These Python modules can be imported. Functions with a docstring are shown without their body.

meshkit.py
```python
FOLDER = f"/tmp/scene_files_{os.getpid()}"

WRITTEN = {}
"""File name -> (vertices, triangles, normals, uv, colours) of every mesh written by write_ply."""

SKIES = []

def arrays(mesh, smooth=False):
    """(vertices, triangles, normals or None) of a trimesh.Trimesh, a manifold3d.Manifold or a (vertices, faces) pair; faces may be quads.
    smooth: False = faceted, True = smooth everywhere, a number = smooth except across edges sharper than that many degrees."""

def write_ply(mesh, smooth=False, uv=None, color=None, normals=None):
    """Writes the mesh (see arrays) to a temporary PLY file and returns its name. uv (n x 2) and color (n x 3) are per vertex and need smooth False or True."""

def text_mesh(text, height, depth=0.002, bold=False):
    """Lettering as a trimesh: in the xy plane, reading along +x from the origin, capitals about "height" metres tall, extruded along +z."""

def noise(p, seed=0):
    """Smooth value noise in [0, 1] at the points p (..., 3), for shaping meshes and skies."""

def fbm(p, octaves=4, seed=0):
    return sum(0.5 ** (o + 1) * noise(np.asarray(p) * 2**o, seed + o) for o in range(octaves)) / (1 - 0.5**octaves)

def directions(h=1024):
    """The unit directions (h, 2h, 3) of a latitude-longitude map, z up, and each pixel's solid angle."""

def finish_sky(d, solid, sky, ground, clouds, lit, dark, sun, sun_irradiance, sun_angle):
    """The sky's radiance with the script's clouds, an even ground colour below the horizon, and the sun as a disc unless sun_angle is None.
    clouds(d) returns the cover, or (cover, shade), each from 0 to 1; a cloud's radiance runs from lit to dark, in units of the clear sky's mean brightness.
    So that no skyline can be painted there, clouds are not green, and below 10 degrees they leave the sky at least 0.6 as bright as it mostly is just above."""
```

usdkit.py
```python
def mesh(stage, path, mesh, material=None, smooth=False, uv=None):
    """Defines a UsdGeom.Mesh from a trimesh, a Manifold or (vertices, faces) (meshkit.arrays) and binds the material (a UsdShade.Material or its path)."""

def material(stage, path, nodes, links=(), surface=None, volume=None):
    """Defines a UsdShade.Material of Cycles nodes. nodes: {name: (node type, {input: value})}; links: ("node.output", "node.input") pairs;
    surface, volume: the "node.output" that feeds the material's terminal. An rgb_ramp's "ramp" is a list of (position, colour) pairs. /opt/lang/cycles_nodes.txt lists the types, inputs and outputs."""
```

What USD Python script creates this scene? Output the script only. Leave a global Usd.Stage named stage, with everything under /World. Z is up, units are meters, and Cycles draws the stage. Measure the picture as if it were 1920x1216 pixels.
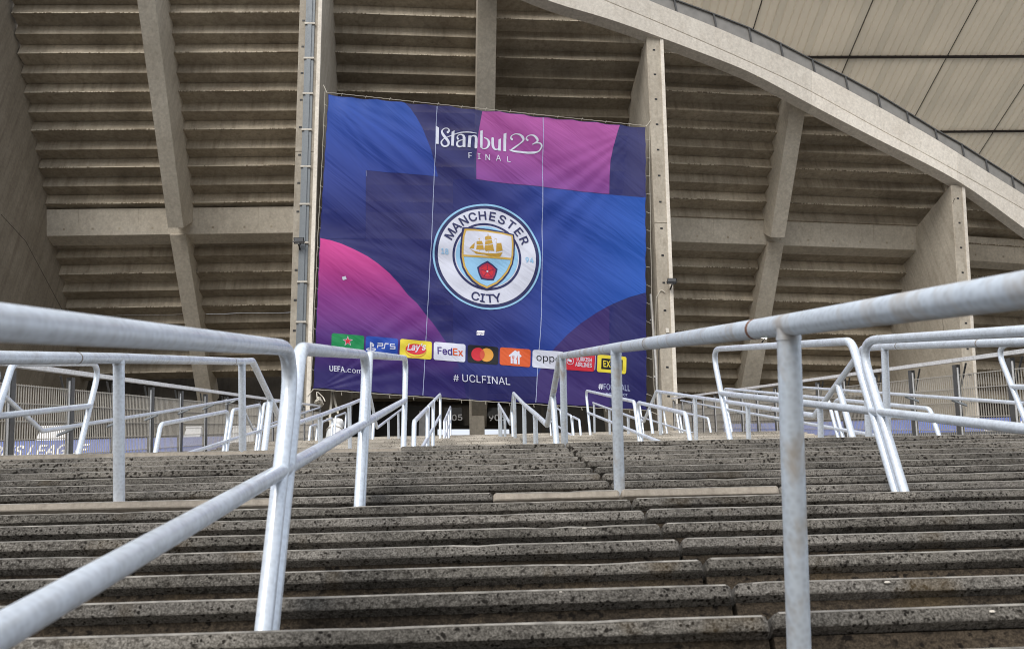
import math, numpy as np, trimesh, usdkit, meshkit
from pxr import Usd, UsdGeom, UsdLux, UsdShade, Gf, Sdf
from shapely.geometry import Polygon, LineString, Point, MultiPolygon, box as sbox
from shapely.ops import unary_union
from shapely import affinity

stage = Usd.Stage.CreateInMemory()
UsdGeom.SetStageUpAxis(stage, UsdGeom.Tokens.z)
UsdGeom.SetStageMetersPerUnit(stage, 1.0)
UsdGeom.Xform.Define(stage, '/World')
UsdGeom.Scope.Define(stage, '/World/Looks')
CZ = 0.80                                           # eye height above the lower landing

# ---------------------------------------------------------------- camera
F = np.array([0.04854, 0.83161, 0.55323]); R = np.array([0.99865, -0.03026, -0.04214]); U = np.array([0.0183, -0.55453, 0.83196])
FPX = 1694.1
cam = UsdGeom.Camera.Define(stage, '/World/camera')
cam.CreateHorizontalApertureAttr(36.0); cam.CreateVerticalApertureAttr(36.0 * 648 / 1024)
cam.CreateFocalLengthAttr(FPX / 1920 * 36.0)
cam.CreateClippingRangeAttr(Gf.Vec2f(0.05, 2000))
cam.CreateFStopAttr(7.1); cam.CreateFocusDistanceAttr(22.0)
cam.CreateExposureAttr(0.85)
cam.AddTransformOp().Set(Gf.Matrix4d(*R, 0, *U, 0, *(-F), 0, 0, 0, CZ, 1))

# ---------------------------------------------------------------- sky and sun (bright overcast)
SUN_EL, SUN_AZ = math.radians(33), math.radians(200)          # azimuth from +y, clockwise
S = np.array([math.sin(SUN_AZ) * math.cos(SUN_EL), math.cos(SUN_AZ) * math.cos(SUN_EL), math.sin(SUN_EL)])
sky = UsdLux.DomeLight.Define(stage, '/World/sky')
sm = usdkit.material(stage, '/World/Looks/sky', {
    'tc': ('texture_coordinate', {}), 'mp': ('mapping', {'scale': (1.0, 1.0, 2.2)}),
    'n': ('noise_texture', {'scale': 1.6, 'detail': 6.0, 'roughness': 0.55}),
    'r': ('rgb_ramp', {'ramp': [(0.30, (0.45, 0.45, 0.45)), (0.70, (0.95, 0.95, 0.95))]}),
    'st': ('sky_texture', {'sky_type': 'single_scattering', 'sun_disc': False, 'sun_elevation': SUN_EL, 'sun_rotation': SUN_AZ}),
    'm': ('mix_color', {'b': (9.0, 9.3, 9.8), 'use_clamp': False}), 'bg': ('background_shader', {'strength': 0.07})},
    [('tc.generated', 'mp.vector'), ('mp.vector', 'n.vector'), ('n.fac', 'r.fac'), ('r.color', 'm.fac'), ('st.color', 'm.a'), ('m.result', 'bg.color')], surface='bg.background')
UsdShade.MaterialBindingAPI.Apply(sky.GetPrim()).Bind(sm)
sun = UsdLux.DistantLight.Define(stage, '/World/sun')
sun.CreateIntensityAttr(0.40); sun.CreateAngleAttr(30.0); sun.CreateNormalizeAttr(True); sun.CreateColorAttr(Gf.Vec3f(1.0, 0.96, 0.90))
zax = S; xax = np.cross([0, 0, 1.0], zax); xax /= np.linalg.norm(xax); yax = np.cross(zax, xax)
sun.AddTransformOp().Set(Gf.Matrix4d(*xax, 0, *yax, 0, *zax, 0, 0, 0, 60, 1))

# ---------------------------------------------------------------- helpers
USED = {}
def numbered(parent, name):
    k = (parent, name); n = USED.get(k, 0); USED[k] = n + 1
    return name if n == 0 else f'{name}_{n:03d}'
BASE = {}
def thing(name, label, cat, base=(0, 0, 0), group=None, kind=None):
    path = '/World/' + numbered('/World', name)
    x = UsdGeom.Xform.Define(stage, path); b = np.array([base[0], base[1], base[2] + CZ], float)
    x.AddTranslateOp().Set(Gf.Vec3d(*b)); BASE[path] = np.array(base, float)
    p = x.GetPrim()
    if label: p.SetCustomDataByKey('label', label)
    if cat: p.SetCustomDataByKey('category', cat)
    if group: p.SetCustomDataByKey('group', group)
    if kind: p.SetCustomDataByKey('kind', kind)
    return path
def vf(m):
    if hasattr(m, 'vertices'): return np.array(m.vertices, float), np.array(m.faces)
    v, f, _ = meshkit.arrays(m); return v, f
def M(name, mesh, mat, parent=None, smooth=False, label=None, cat=None, group=None, kind=None, uv=None):
    v, f = vf(mesh)
    if parent is None:
        v = v + [0, 0, CZ]; path = '/World/' + numbered('/World', name)
    else:
        root = '/'.join(parent.split('/')[:3]); v = v - BASE.get(root, np.array([0, 0, -CZ])); path = parent + '/' + numbered(parent, name)
    usdkit.mesh(stage, path, trimesh.Trimesh(v, f, process=False), MAT[mat], smooth=smooth, uv=uv)
    p = stage.GetPrimAtPath(path)
    for k, val in (('label', label), ('category', cat), ('group', group), ('kind', kind)):
        if val: p.SetCustomDataByKey(k, val)
    return path
class MB:
    def __init__(s): s.v, s.f, s.n = [], [], 0
    def add(s, m):
        v, f = vf(m); s.v.append(v); s.f.append(f + s.n); s.n += len(v); return s
    def out(s): return np.vstack(s.v), np.vstack(s.f)
def loft(A, B):
    """closed prism between two equal loops of points"""
    A, B = np.asarray(A, float), np.asarray(B, float); n = len(A); f = []
    for i in range(1, n - 1): f += [(0, i, i + 1), (n, n + i + 1, n + i)]
    for i in range(n):
        j = (i + 1) % n; f += [(i, n + i, n + j), (i, n + j, j)]
    v = np.vstack([A, B]); f = np.array(f)
    a, b, c = v[f[:, 0]], v[f[:, 1]], v[f[:, 2]]
    if np.einsum('ij,ij->i', a - v.mean(0), np.cross(b - v.mean(0), c - v.mean(0))).sum() < 0: f = f[:, ::-1]
    return v, f
def obox(c, ax, half):
    """box with centre c, unit axes rows ax, half sizes"""
    c = np.asarray(c, float); ax = np.asarray(ax, float)
    q = [c + sx * half[0] * ax[0] + sy * half[1] * ax[1] - half[2] * ax[2] for sx, sy in ((-1, -1), (1, -1), (1, 1), (-1, 1))]
    return loft(q, [p + 2 * half[2] * ax[2] for p in q])
def abox(x0, x1, y0, y1, z0, z1): return obox(((x0 + x1) / 2, (y0 + y1) / 2, (z0 + z1) / 2), np.eye(3), ((x1 - x0) / 2, (y1 - y0) / 2, (z1 - z0) / 2))
def bar(a, b, w, h, up=(0, 0, 1)):
    a, b = np.asarray(a, float), np.asarray(b, float); d = (b - a); l = np.linalg.norm(d); d /= l
    s = np.cross(d, up); s /= np.linalg.norm(s); u = np.cross(s, d)
    return obox((a + b) / 2, [s, u, d], (w / 2, h / 2, l / 2))
def fillet(P, r, n=6):
    P = [np.asarray(p, float) for p in P]; out = [P[0]]
    for a, b, c in zip(P, P[1:], P[2:]):
        d1, d2 = (a - b), (c - b); l1, l2 = np.linalg.norm(d1), np.linalg.norm(d2); d1 /= l1; d2 /= l2
        th = math.acos(np.clip(d1 @ d2, -1, 1))
        if th > 3.1: out.append(b); continue
        t = min(r / math.tan(th / 2), .45 * l1, .45 * l2)
        p, q = b + d1 * t, b + d2 * t
        for k in range(n + 1):
            s = k / n; out.append((1 - s) ** 2 * p + 2 * s * (1 - s) * b + s * s * q)
    return out + [P[-1]]
def tube(P, r, n=14):
    P = np.asarray(P, float); t = np.gradient(P, axis=0) if len(P) > 2 else np.repeat([P[1] - P[0]], 2, 0)
    t /= np.linalg.norm(t, axis=1, keepdims=True)
    a = np.cross(t[0], [1.0, 0.02, 0.03]); a /= np.linalg.norm(a); rings = []
    for p, d in zip(P, t):
        a = a - d * (a @ d); a /= np.linalg.norm(a); b = np.cross(d, a); g = np.arange(n) * 2 * np.pi / n
        rings.append(p + r * (np.cos(g)[:, None] * a + np.sin(g)[:, None] * b))
    v = np.vstack(rings + [P[:1], P[-1:]]); f = []; m = len(P)
    for i in range(m - 1):
        for j in range(n):
            k = (j + 1) % n; f += [(i * n + j, i * n + k, (i + 1) * n + k), (i * n + j, (i + 1) * n + k, (i + 1) * n + j)]
    for j in range(n):
        k = (j + 1) % n; f += [(m * n, k, j), (m * n + 1, (m - 1) * n + j, (m - 1) * n + k)]
    return v, np.array(f)
def ray(px, py): return F + (px - 960) / FPX * R + (608 - py) / FPX * U
def hit(px, P0, n):
    d = ray(*px); return d * (np.dot(P0, n) / np.dot(d, n))
def tang(a): a = math.radians(a); return np.array([math.cos(a), math.sin(a), 0])
def radial(a): a = math.radians(a); return np.array([-math.sin(a), math.cos(a), 0])

# ---------------------------------------------------------------- materials
MAT = {}
def lin(r, g, b, k=1.0): return tuple((((c / 255 + .055) / 1.055) ** 2.4 if c > 10 else c / 255 / 12.92) * k for c in (r, g, b))
def mat(name, nodes, links, surface='p.BSDF'):
    MAT[name] = usdkit.material(stage, '/World/Looks/' + name, nodes, links, surface=surface)
def concrete(name, light, dark, stain, rough=.85, streak=0.5, s=1.0, bumpk=.25, pits=True):
    """weathered cast concrete: cloudy tone, dark run-off streaks, brown stains, pores"""
    mat(name, {
        'g': ('geometry', {}), 'big': ('noise_texture', {'scale': .55 * s, 'detail': 5.0, 'roughness': .6}),
        'mp': ('mapping', {'scale': (4.5 * s, 4.5 * s, .30 * s)}), 'str': ('noise_texture', {'scale': 1.0, 'detail': 5.0, 'roughness': .62}),
        'fine': ('noise_texture', {'scale': 9.0 * s, 'detail': 6.0, 'roughness': .7}), 'por': ('voronoi_texture', {'scale': 14.0 * s}),
        'r1': ('rgb_ramp', {'ramp': [(.3, dark), (.7, light)]}), 'r2': ('rgb_ramp', {'ramp': [(.45, (0, 0, 0)), (.72, (1, 1, 1))]}),
        'k2': ('math', {'math_type': 'multiply', 'value2': streak}), 'm2': ('mix_color', {'blend_type': 'mix', 'b': stain}),
        'r3': ('rgb_ramp', {'ramp': [(.25, (.72, .72, .72)), (.75, (1.14, 1.14, 1.14))]}), 'm3': ('mix_color', {'blend_type': 'multiply', 'fac': .9, 'use_clamp': False}),
        'r4': ('rgb_ramp', {'ramp': [(.04, (.45, .43, .4)), (.11, (1, 1, 1))]}), 'm4': ('mix_color', {'blend_type': 'multiply', 'fac': .55 if pits else 0.0}),
        'oi': ('object_info', {}), 'ro': ('map_range', {'to_min': .86, 'to_max': 1.10}), 'm5': ('mix_color', {'blend_type': 'multiply', 'fac': 1.0, 'use_clamp': False}),
        'b': ('bump', {'strength': bumpk, 'distance': .03}), 'p': ('principled_bsdf', {'roughness': rough, 'specular_ior_level': .25})},
        [('g.position', 'big.vector'), ('g.position', 'mp.vector'), ('mp.vector', 'str.vector'), ('g.position', 'fine.vector'), ('g.position', 'por.vector'),
         ('big.fac', 'r1.fac'), ('str.fac', 'r2.fac'), ('r2.color', 'k2.value1'), ('k2.value', 'm2.fac'), ('r1.color', 'm2.a'),
         ('m2.result', 'm3.a'), ('fine.fac', 'r3.fac'), ('r3.color', 'm3.b'), ('m3.result', 'm4.a'), ('por.distance', 'r4.fac'), ('r4.color', 'm4.b'),
         ('oi.random', 'ro.value'), ('m4.result', 'm5.a'), ('ro.result', 'm5.b'),
         ('m5.result', 'p.base_color'), ('fine.fac', 'b.height'), ('b.normal', 'p.normal')])
concrete('concrete_pier', (.52, .472, .395), (.40, .355, .292), (.25, .205, .155), streak=.45)
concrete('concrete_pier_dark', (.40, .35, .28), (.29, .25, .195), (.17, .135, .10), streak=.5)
concrete('concrete_ring', (.84, .785, .70), (.73, .67, .59), (.55, .49, .41), streak=.35)
concrete('concrete_beam', (.66, .605, .515), (.53, .48, .40), (.36, .31, .25), streak=.4)
concrete('concrete_soffit', (.56, .49, .385), (.36, .308, .237), (.17, .135, .096), streak=.45)
concrete('concrete_soffit_b', (.51, .445, .35), (.32, .274, .21), (.155, .123, .088), streak=.5)
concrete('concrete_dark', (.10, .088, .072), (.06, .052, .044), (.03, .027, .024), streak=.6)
concrete('concrete_floor', (.50, .46, .40), (.36, .33, .29), (.24, .21, .18), streak=.25, s=1.5)
concrete('concrete_paving', (.24, .225, .20), (.17, .16, .145), (.11, .10, .09), streak=.3, s=1.5)
concrete('asphalt', (.085, .083, .08), (.055, .054, .052), (.04, .038, .035), streak=.2, s=1.2)
concrete('concrete_clean', (.44, .39, .33), (.34, .30, .25), (.20, .17, .14), streak=.45, s=5.0)
mat('drip', {'g': ('geometry', {}), 'mp': ('mapping', {'scale': (11.0, 11.0, .3)}), 'n': ('noise_texture', {'scale': 1.0, 'detail': 3.0, 'roughness': .6}), 'n2': ('noise_texture', {'scale': .5, 'detail': 2.0}),
    'ad': ('math', {'math_type': 'multiply_add', 'value2': .9}), 'r': ('rgb_ramp', {'ramp': [(.86, (.20, .165, .12)), (1.0, (.56, .50, .40))]}), 'p': ('principled_bsdf', {'roughness': .9, 'specular_ior_level': .2})},
    [('g.position', 'mp.vector'), ('mp.vector', 'n.vector'), ('g.position', 'n2.vector'), ('n2.fac', 'ad.value1'), ('n.fac', 'ad.value3'), ('ad.value', 'r.fac'), ('r.color', 'p.base_color')])
def lichen(name, light, mid, dark, cover, dirt=.6, vs=30., vr=(.20, .32)):
    """stair block face: grey concrete speckled with dark lichen spots and brown moss"""
    mat(name, {
        'g': ('geometry', {}), 'n0': ('noise_texture', {'scale': 1.3, 'detail': 4.0, 'roughness': .6}),
        'mp': ('mapping', {'scale': (1.0, 1.0, 1.5)}), 'n1': ('noise_texture', {'scale': 46.0, 'detail': 6.0, 'roughness': .62, 'distortion': .3}),
        'n2': ('noise_texture', {'scale': 150.0, 'detail': 4.0, 'roughness': .7}), 'v': ('voronoi_texture', {'scale': vs}), 'wv': ('math', {'math_type': 'multiply_add', 'value2': -1.3}),
        'r1': ('rgb_ramp', {'ramp': [(.36, mid), (.60, light)]}),
        'c0': ('math', {'math_type': 'multiply_add', 'value2': .34, 'value3': cover - .17}), 'sub': ('math', {'math_type': 'subtract'}),
        'r2': ('rgb_ramp', {'ramp': [(.0, (0, 0, 0)), (.14, (1, 1, 1))]}), 'k2': ('math', {'math_type': 'multiply', 'value2': .72}), 'm2': ('mix_color', {'b': dark}),
        'rv': ('map_range', {'from_min': vr[0] - .65, 'from_max': vr[1] - .65, 'to_min': 1.0, 'to_max': 0.0, 'clamp': True}), 'nv': ('noise_texture', {'scale': 7.0, 'detail': 3.0}), 'rnv': ('rgb_ramp', {'ramp': [(.38, (0, 0, 0)), (.52, (1, 1, 1))]}),
        'mv': ('math', {'math_type': 'multiply'}), 'm3': ('mix_color', {'b': tuple(.6 * c for c in dark)}),
        'nb': ('noise_texture', {'scale': 3.3, 'detail': 4.0}), 'rb': ('rgb_ramp', {'ramp': [(.60, (0, 0, 0)), (.74, (1, 1, 1))]}), 'kb': ('math', {'math_type': 'multiply', 'value2': dirt}), 'm4': ('mix_color', {'b': (.085, .060, .030)}),
        'r5': ('rgb_ramp', {'ramp': [(.3, (.62, .62, .62)), (.7, (1.3, 1.3, 1.3))]}), 'm5': ('mix_color', {'blend_type': 'multiply', 'fac': 1.0, 'use_clamp': False}),
        'oi': ('object_info', {}), 'ro': ('map_range', {'to_min': .80, 'to_max': 1.22}), 'ms': ('mapping', {'scale': (1.0, 1.0, .35)}), 'nS': ('noise_texture', {'scale': 1.1, 'detail': 5.0, 'roughness': .6}), 'rS': ('rgb_ramp', {'ramp': [(.34, (.55, .55, .55)), (.62, (1.18, 1.18, 1.18))]}), 'm6': ('mix_color', {'blend_type': 'multiply', 'fac': 1.0, 'use_clamp': False}), 'm7': ('mix_color', {'blend_type': 'multiply', 'fac': 1.0, 'use_clamp': False}),
        'b': ('bump', {'strength': .7, 'distance': .012}), 'p': ('principled_bsdf', {'roughness': .9, 'specular_ior_level': .2})},
        [('g.position', 'n0.vector'), ('g.position', 'mp.vector'), ('mp.vector', 'n1.vector'), ('g.position', 'n2.vector'), ('g.position', 'v.vector'), ('g.position', 'nv.vector'), ('g.position', 'nb.vector'),
         ('n2.fac', 'r1.fac'), ('n0.fac', 'c0.value1'), ('n1.fac', 'sub.value1'), ('c0.value', 'sub.value2'), ('sub.value', 'r2.fac'), ('r2.color', 'k2.value1'), ('k2.value', 'm2.fac'), ('r1.color', 'm2.a'),
         ('n1.fac', 'wv.value1'), ('v.distance', 'wv.value3'), ('wv.value', 'rv.value'), ('nv.fac', 'rnv.fac'), ('rv.result', 'mv.value1'), ('rnv.color', 'mv.value2'), ('mv.value', 'm3.fac'), ('m2.result', 'm3.a'),
         ('nb.fac', 'rb.fac'), ('rb.color', 'kb.value1'), ('kb.value', 'm4.fac'), ('m3.result', 'm4.a'), ('m4.result', 'm5.a'), ('n2.fac', 'r5.fac'), ('r5.color', 'm5.b'),
         ('g.position', 'ms.vector'), ('ms.vector', 'nS.vector'), ('nS.fac', 'rS.fac'), ('m5.result', 'm6.a'), ('rS.color', 'm6.b'), ('oi.random', 'ro.value'), ('m6.result', 'm7.a'), ('ro.result', 'm7.b'),
         ('m7.result', 'p.base_color'), ('n1.fac', 'b.height'), ('b.normal', 'p.normal')])
lichen('stair_lichen', (.225, .210, .190), (.098, .089, .078), (.034, .029, .024), .505, .6, 55.)
lichen('stair_lichen_b', (.20, .186, .166), (.086, .078, .067), (.030, .0255, .021), .49, .6, 55.)
lichen('stair_spotted', (.27, .25, .222), (.165, .150, .130), (.045, .038, .031), .51, .3, 34., (.30, .42))
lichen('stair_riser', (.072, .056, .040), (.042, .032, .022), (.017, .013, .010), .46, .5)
lichen('stair_pale', (.46, .42, .36), (.35, .315, .27), (.20, .175, .145), .56, .15)
def metal(name, base, dirt, rough=.42, metallic=.45, scale=30., dirtk=.35, spec=.5):
    mat(name, {
        'g': ('geometry', {}), 'v': ('voronoi_texture', {'scale': scale}), 'n': ('noise_texture', {'scale': 6.0, 'detail': 5.0, 'roughness': .65}),
        'mp': ('mapping', {'scale': (14.0, 14.0, 1.4)}), 'ns': ('noise_texture', {'scale': 1.0, 'detail': 4.0}),
        'rv': ('rgb_ramp', {'ramp': [(.0, tuple(c * .86 for c in base)), (.7, tuple(min(1, c * 1.06) for c in base))]}),
        'rn': ('rgb_ramp', {'ramp': [(.50, (0, 0, 0)), (.72, (1, 1, 1))]}), 'kn': ('math', {'math_type': 'multiply', 'value2': dirtk}), 'm': ('mix_color', {'b': dirt}),
        'rr': ('map_range', {'from_min': .3, 'from_max': .7, 'to_min': rough - .1, 'to_max': rough + .14}),
        'b': ('bump', {'strength': .12, 'distance': .004}), 'p': ('principled_bsdf', {'metallic': metallic, 'specular_ior_level': spec})},
        [('g.position', 'v.vector'), ('g.position', 'n.vector'), ('g.position', 'mp.vector'), ('mp.vector', 'ns.vector'), ('v.distance', 'rv.fac'), ('ns.fac', 'rn.fac'), ('rn.color', 'kn.value1'), ('kn.value', 'm.fac'),
         ('rv.color', 'm.a'), ('m.result', 'p.base_color'), ('n.fac', 'rr.value'), ('rr.result', 'p.roughness'), ('n.fac', 'b.height'), ('b.normal', 'p.normal')])
metal('galvanised', (.73, .79, .87), (.54, .56, .58), dirtk=.38, metallic=.40, rough=.34, scale=60.)
metal('galvanised_worn', (.62, .68, .75), (.42, .34, .25), dirtk=.7, rough=.46, metallic=.45, scale=60.)
metal('steel_bar', (.82, .82, .82), (.52, .50, .46), rough=.5, metallic=.3, dirtk=.4)
metal('mesh_wire', (.50, .47, .42), (.36, .32, .27), rough=.55, metallic=.3)
metal('fence_post', (.10, .10, .10), (.16, .14, .12), rough=.55, metallic=.3)
metal('rust', (.20, .095, .06), (.11, .05, .035), rough=.8, metallic=.1)
metal('duct_grey', (.185, .205, .225), (.15, .16, .17), rough=.45, metallic=.2)
metal('black_metal', (.025, .025, .027), (.05, .05, .05), rough=.5, metallic=.2)
metal('roof_dark', (.055, .045, .04), (.09, .07, .06), rough=.6, metallic=.1)
metal('panel_grey', (.26, .25, .235), (.21, .205, .195), rough=.55, metallic=.1, scale=3.)
def plain(name, col, rough=.7, var=.14, scale=4.):
    mat(name, {'g': ('geometry', {}), 'n': ('noise_texture', {'scale': scale, 'detail': 5.0, 'roughness': .6}),
        'r': ('rgb_ramp', {'ramp': [(.3, tuple(c * (1 - var) for c in col)), (.7, tuple(c * (1 + var) for c in col))]}), 'p': ('principled_bsdf', {'roughness': rough, 'specular_ior_level': .3})},
        [('g.position', 'n.vector'), ('n.fac', 'r.fac'), ('r.color', 'p.base_color')])
for nm, c in (('roof_sheet', (.85, .80, .712)), ('roof_sheet_b', (.81, .765, .68))):
    mat(nm, {'g': ('geometry', {}), 'n': ('noise_texture', {'scale': .35, 'detail': 4.0}), 'r': ('rgb_ramp', {'ramp': [(.3, tuple(q * .93 for q in c)), (.7, c)]}),
             'p': ('principled_bsdf', {'roughness': .55, 'specular_ior_level': .3}), 't': ('translucent_bsdf', {}), 'x': ('mix_closure', {'fac': .50})},  # metal sheet made translucent so sky light brightens the underside
        [('g.position', 'n.vector'), ('n.fac', 'r.fac'), ('r.color', 'p.base_color'), ('r.color', 't.color'), ('p.BSDF', 'x.closure1'), ('t.BSDF', 'x.closure2')], surface='x.closure')
plain('board_blue', (.12, .165, .42), .5); plain('white_paint', (.80, .80, .80), .6, .05); plain('white_cover', (.82, .82, .82), .7, .08, 2.)
plain('sign_dark', (.03, .03, .03), .5); plain('sign_grey', (.55, .55, .55), .6); plain('doorway_shade', (.035, .033, .03), .7)
plain('edge_highlight', (.24, .226, .205), .9, .5, 14.); plain('rope', (.62, .58, .50), .9); plain('cable', (.06, .06, .06), .6); plain('tape_brown', (.20, .15, .10), .8)
mat('lamp_glass', {'p': ('principled_bsdf', {'base_color': (.35, .36, .38), 'roughness': .12})}, [])
mat('lamp_lit', {'p': ('principled_bsdf', {'base_color': (.9, .88, .8), 'emission_color': (1.0, .95, .84), 'emission_strength': 60.0})}, [])

# ================================================================ SETTING
M('ground', (np.array([[-300, -300, -.806], [300, -300, -.806], [300, 400, -.806], [-300, 400, -.806]], float), np.array([[0, 1, 2], [0, 2, 3]])), 'asphalt', kind='structure')
T, TP = .31, .60582
RISE = T * TP
Y0, Z0, L = 2.5474, .7027, 1.3335
NF = 23
SH = .0098                                             # the flights run a touch askew to the eye
def nosing(fl, k):
    """flight 1: k = -7..15; flights 2, 3: k = 1..23. returns (Y, Z) of the nosing at X = 0"""
    if fl == 1: return Y0 + k * T, Z0 + k * RISE
    kk = 15 + (fl - 2) * NF + k
    return Y0 + kk * T + (fl - 1) * L, Z0 + kk * RISE
STEPS = [(1, k) for k in range(-7, 16)] + [(2, k) for k in range(1, 24)] + [(3, k) for k in range(1, 24)]
NOS = [(*nosing(*s), s) for s in STEPS]
def ztread(x, y):
    z = -.80
    for Y, Z, _ in NOS:
        if y >= Y + SH * x - .001: z = Z
    return z
XL, XR = -4.50, 6.48
stairs = thing('stairs', None, None, (0, 0, -.8), kind='structure')
prof = [(.007, 0), (.002, -.002), (.0, -.006), (.002, -.038), (.006, -.044), (.040, -.058), (.42, -.058), (.42, 0)]
def block(x0, x1, Y, Z, seg, seed, dz=0., dy=0., depth=.42, r=.016):
    xs = np.linspace(x0, x1, max(2, int((x1 - x0) / seg) + 1)); xs = np.unique(np.concatenate([[x0, x0 + r * .35, x0 + r], xs[1:-1], [x1 - r, x1 - r * .35, x1]]))
    v = []
    for x in xs:
        e = max(0., 1 - min(x - x0, x1 - x) / r); e = e * e
        for j, (a, b) in enumerate(prof):
            if a > .4: a = depth
            w = (meshkit.fbm(np.array([x * 2.2, seed * 7.3, j * .35]), 3) - .5)
            h = (meshkit.noise(np.array([x * .45, seed * 3.1, 5.0])) - .5) * .010
            chip = max(0, meshkit.noise(np.array([x * 9.0, seed * 2.7, 9.0])) - .80) * .05 if j < 3 else 0
            v.append((x, Y + SH * x + a + dy + (w * .010 if j < 6 else 0) + e * .014 * (j < 6) + chip, Z + b + dz + h + (w * .004 if 0 < j < 6 else 0) - e * .012 * (j < 3) - chip * .4))
    n = len(prof); m = len(xs); f = []
    for i in range(m - 1):
        for j in range(n):
            k = (j + 1) % n; f += [(i * n + j, i * n + k, (i + 1) * n + k), (i * n + j, (i + 1) * n + k, (i + 1) * n + j)]
    for j in range(1, n - 1): f += [(0, j + 1, j), ((m - 1) * n, (m - 1) * n + j, (m - 1) * n + j + 1)]
    return np.array(v), np.array(f)
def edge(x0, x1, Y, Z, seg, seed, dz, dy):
    """painted highlight line along the arris of a block, ragged like wear"""
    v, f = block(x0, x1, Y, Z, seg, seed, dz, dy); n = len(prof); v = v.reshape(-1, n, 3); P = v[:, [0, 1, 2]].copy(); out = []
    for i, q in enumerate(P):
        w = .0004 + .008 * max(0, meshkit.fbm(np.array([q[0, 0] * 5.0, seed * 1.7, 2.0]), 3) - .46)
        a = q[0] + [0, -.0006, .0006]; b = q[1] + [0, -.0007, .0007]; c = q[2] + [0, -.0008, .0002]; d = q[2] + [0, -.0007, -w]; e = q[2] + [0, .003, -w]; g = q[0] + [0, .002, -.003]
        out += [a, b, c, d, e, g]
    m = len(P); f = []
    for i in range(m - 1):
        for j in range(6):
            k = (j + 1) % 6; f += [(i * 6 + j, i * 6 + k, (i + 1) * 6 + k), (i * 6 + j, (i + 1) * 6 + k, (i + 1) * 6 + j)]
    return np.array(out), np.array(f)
XJ = .84
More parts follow.
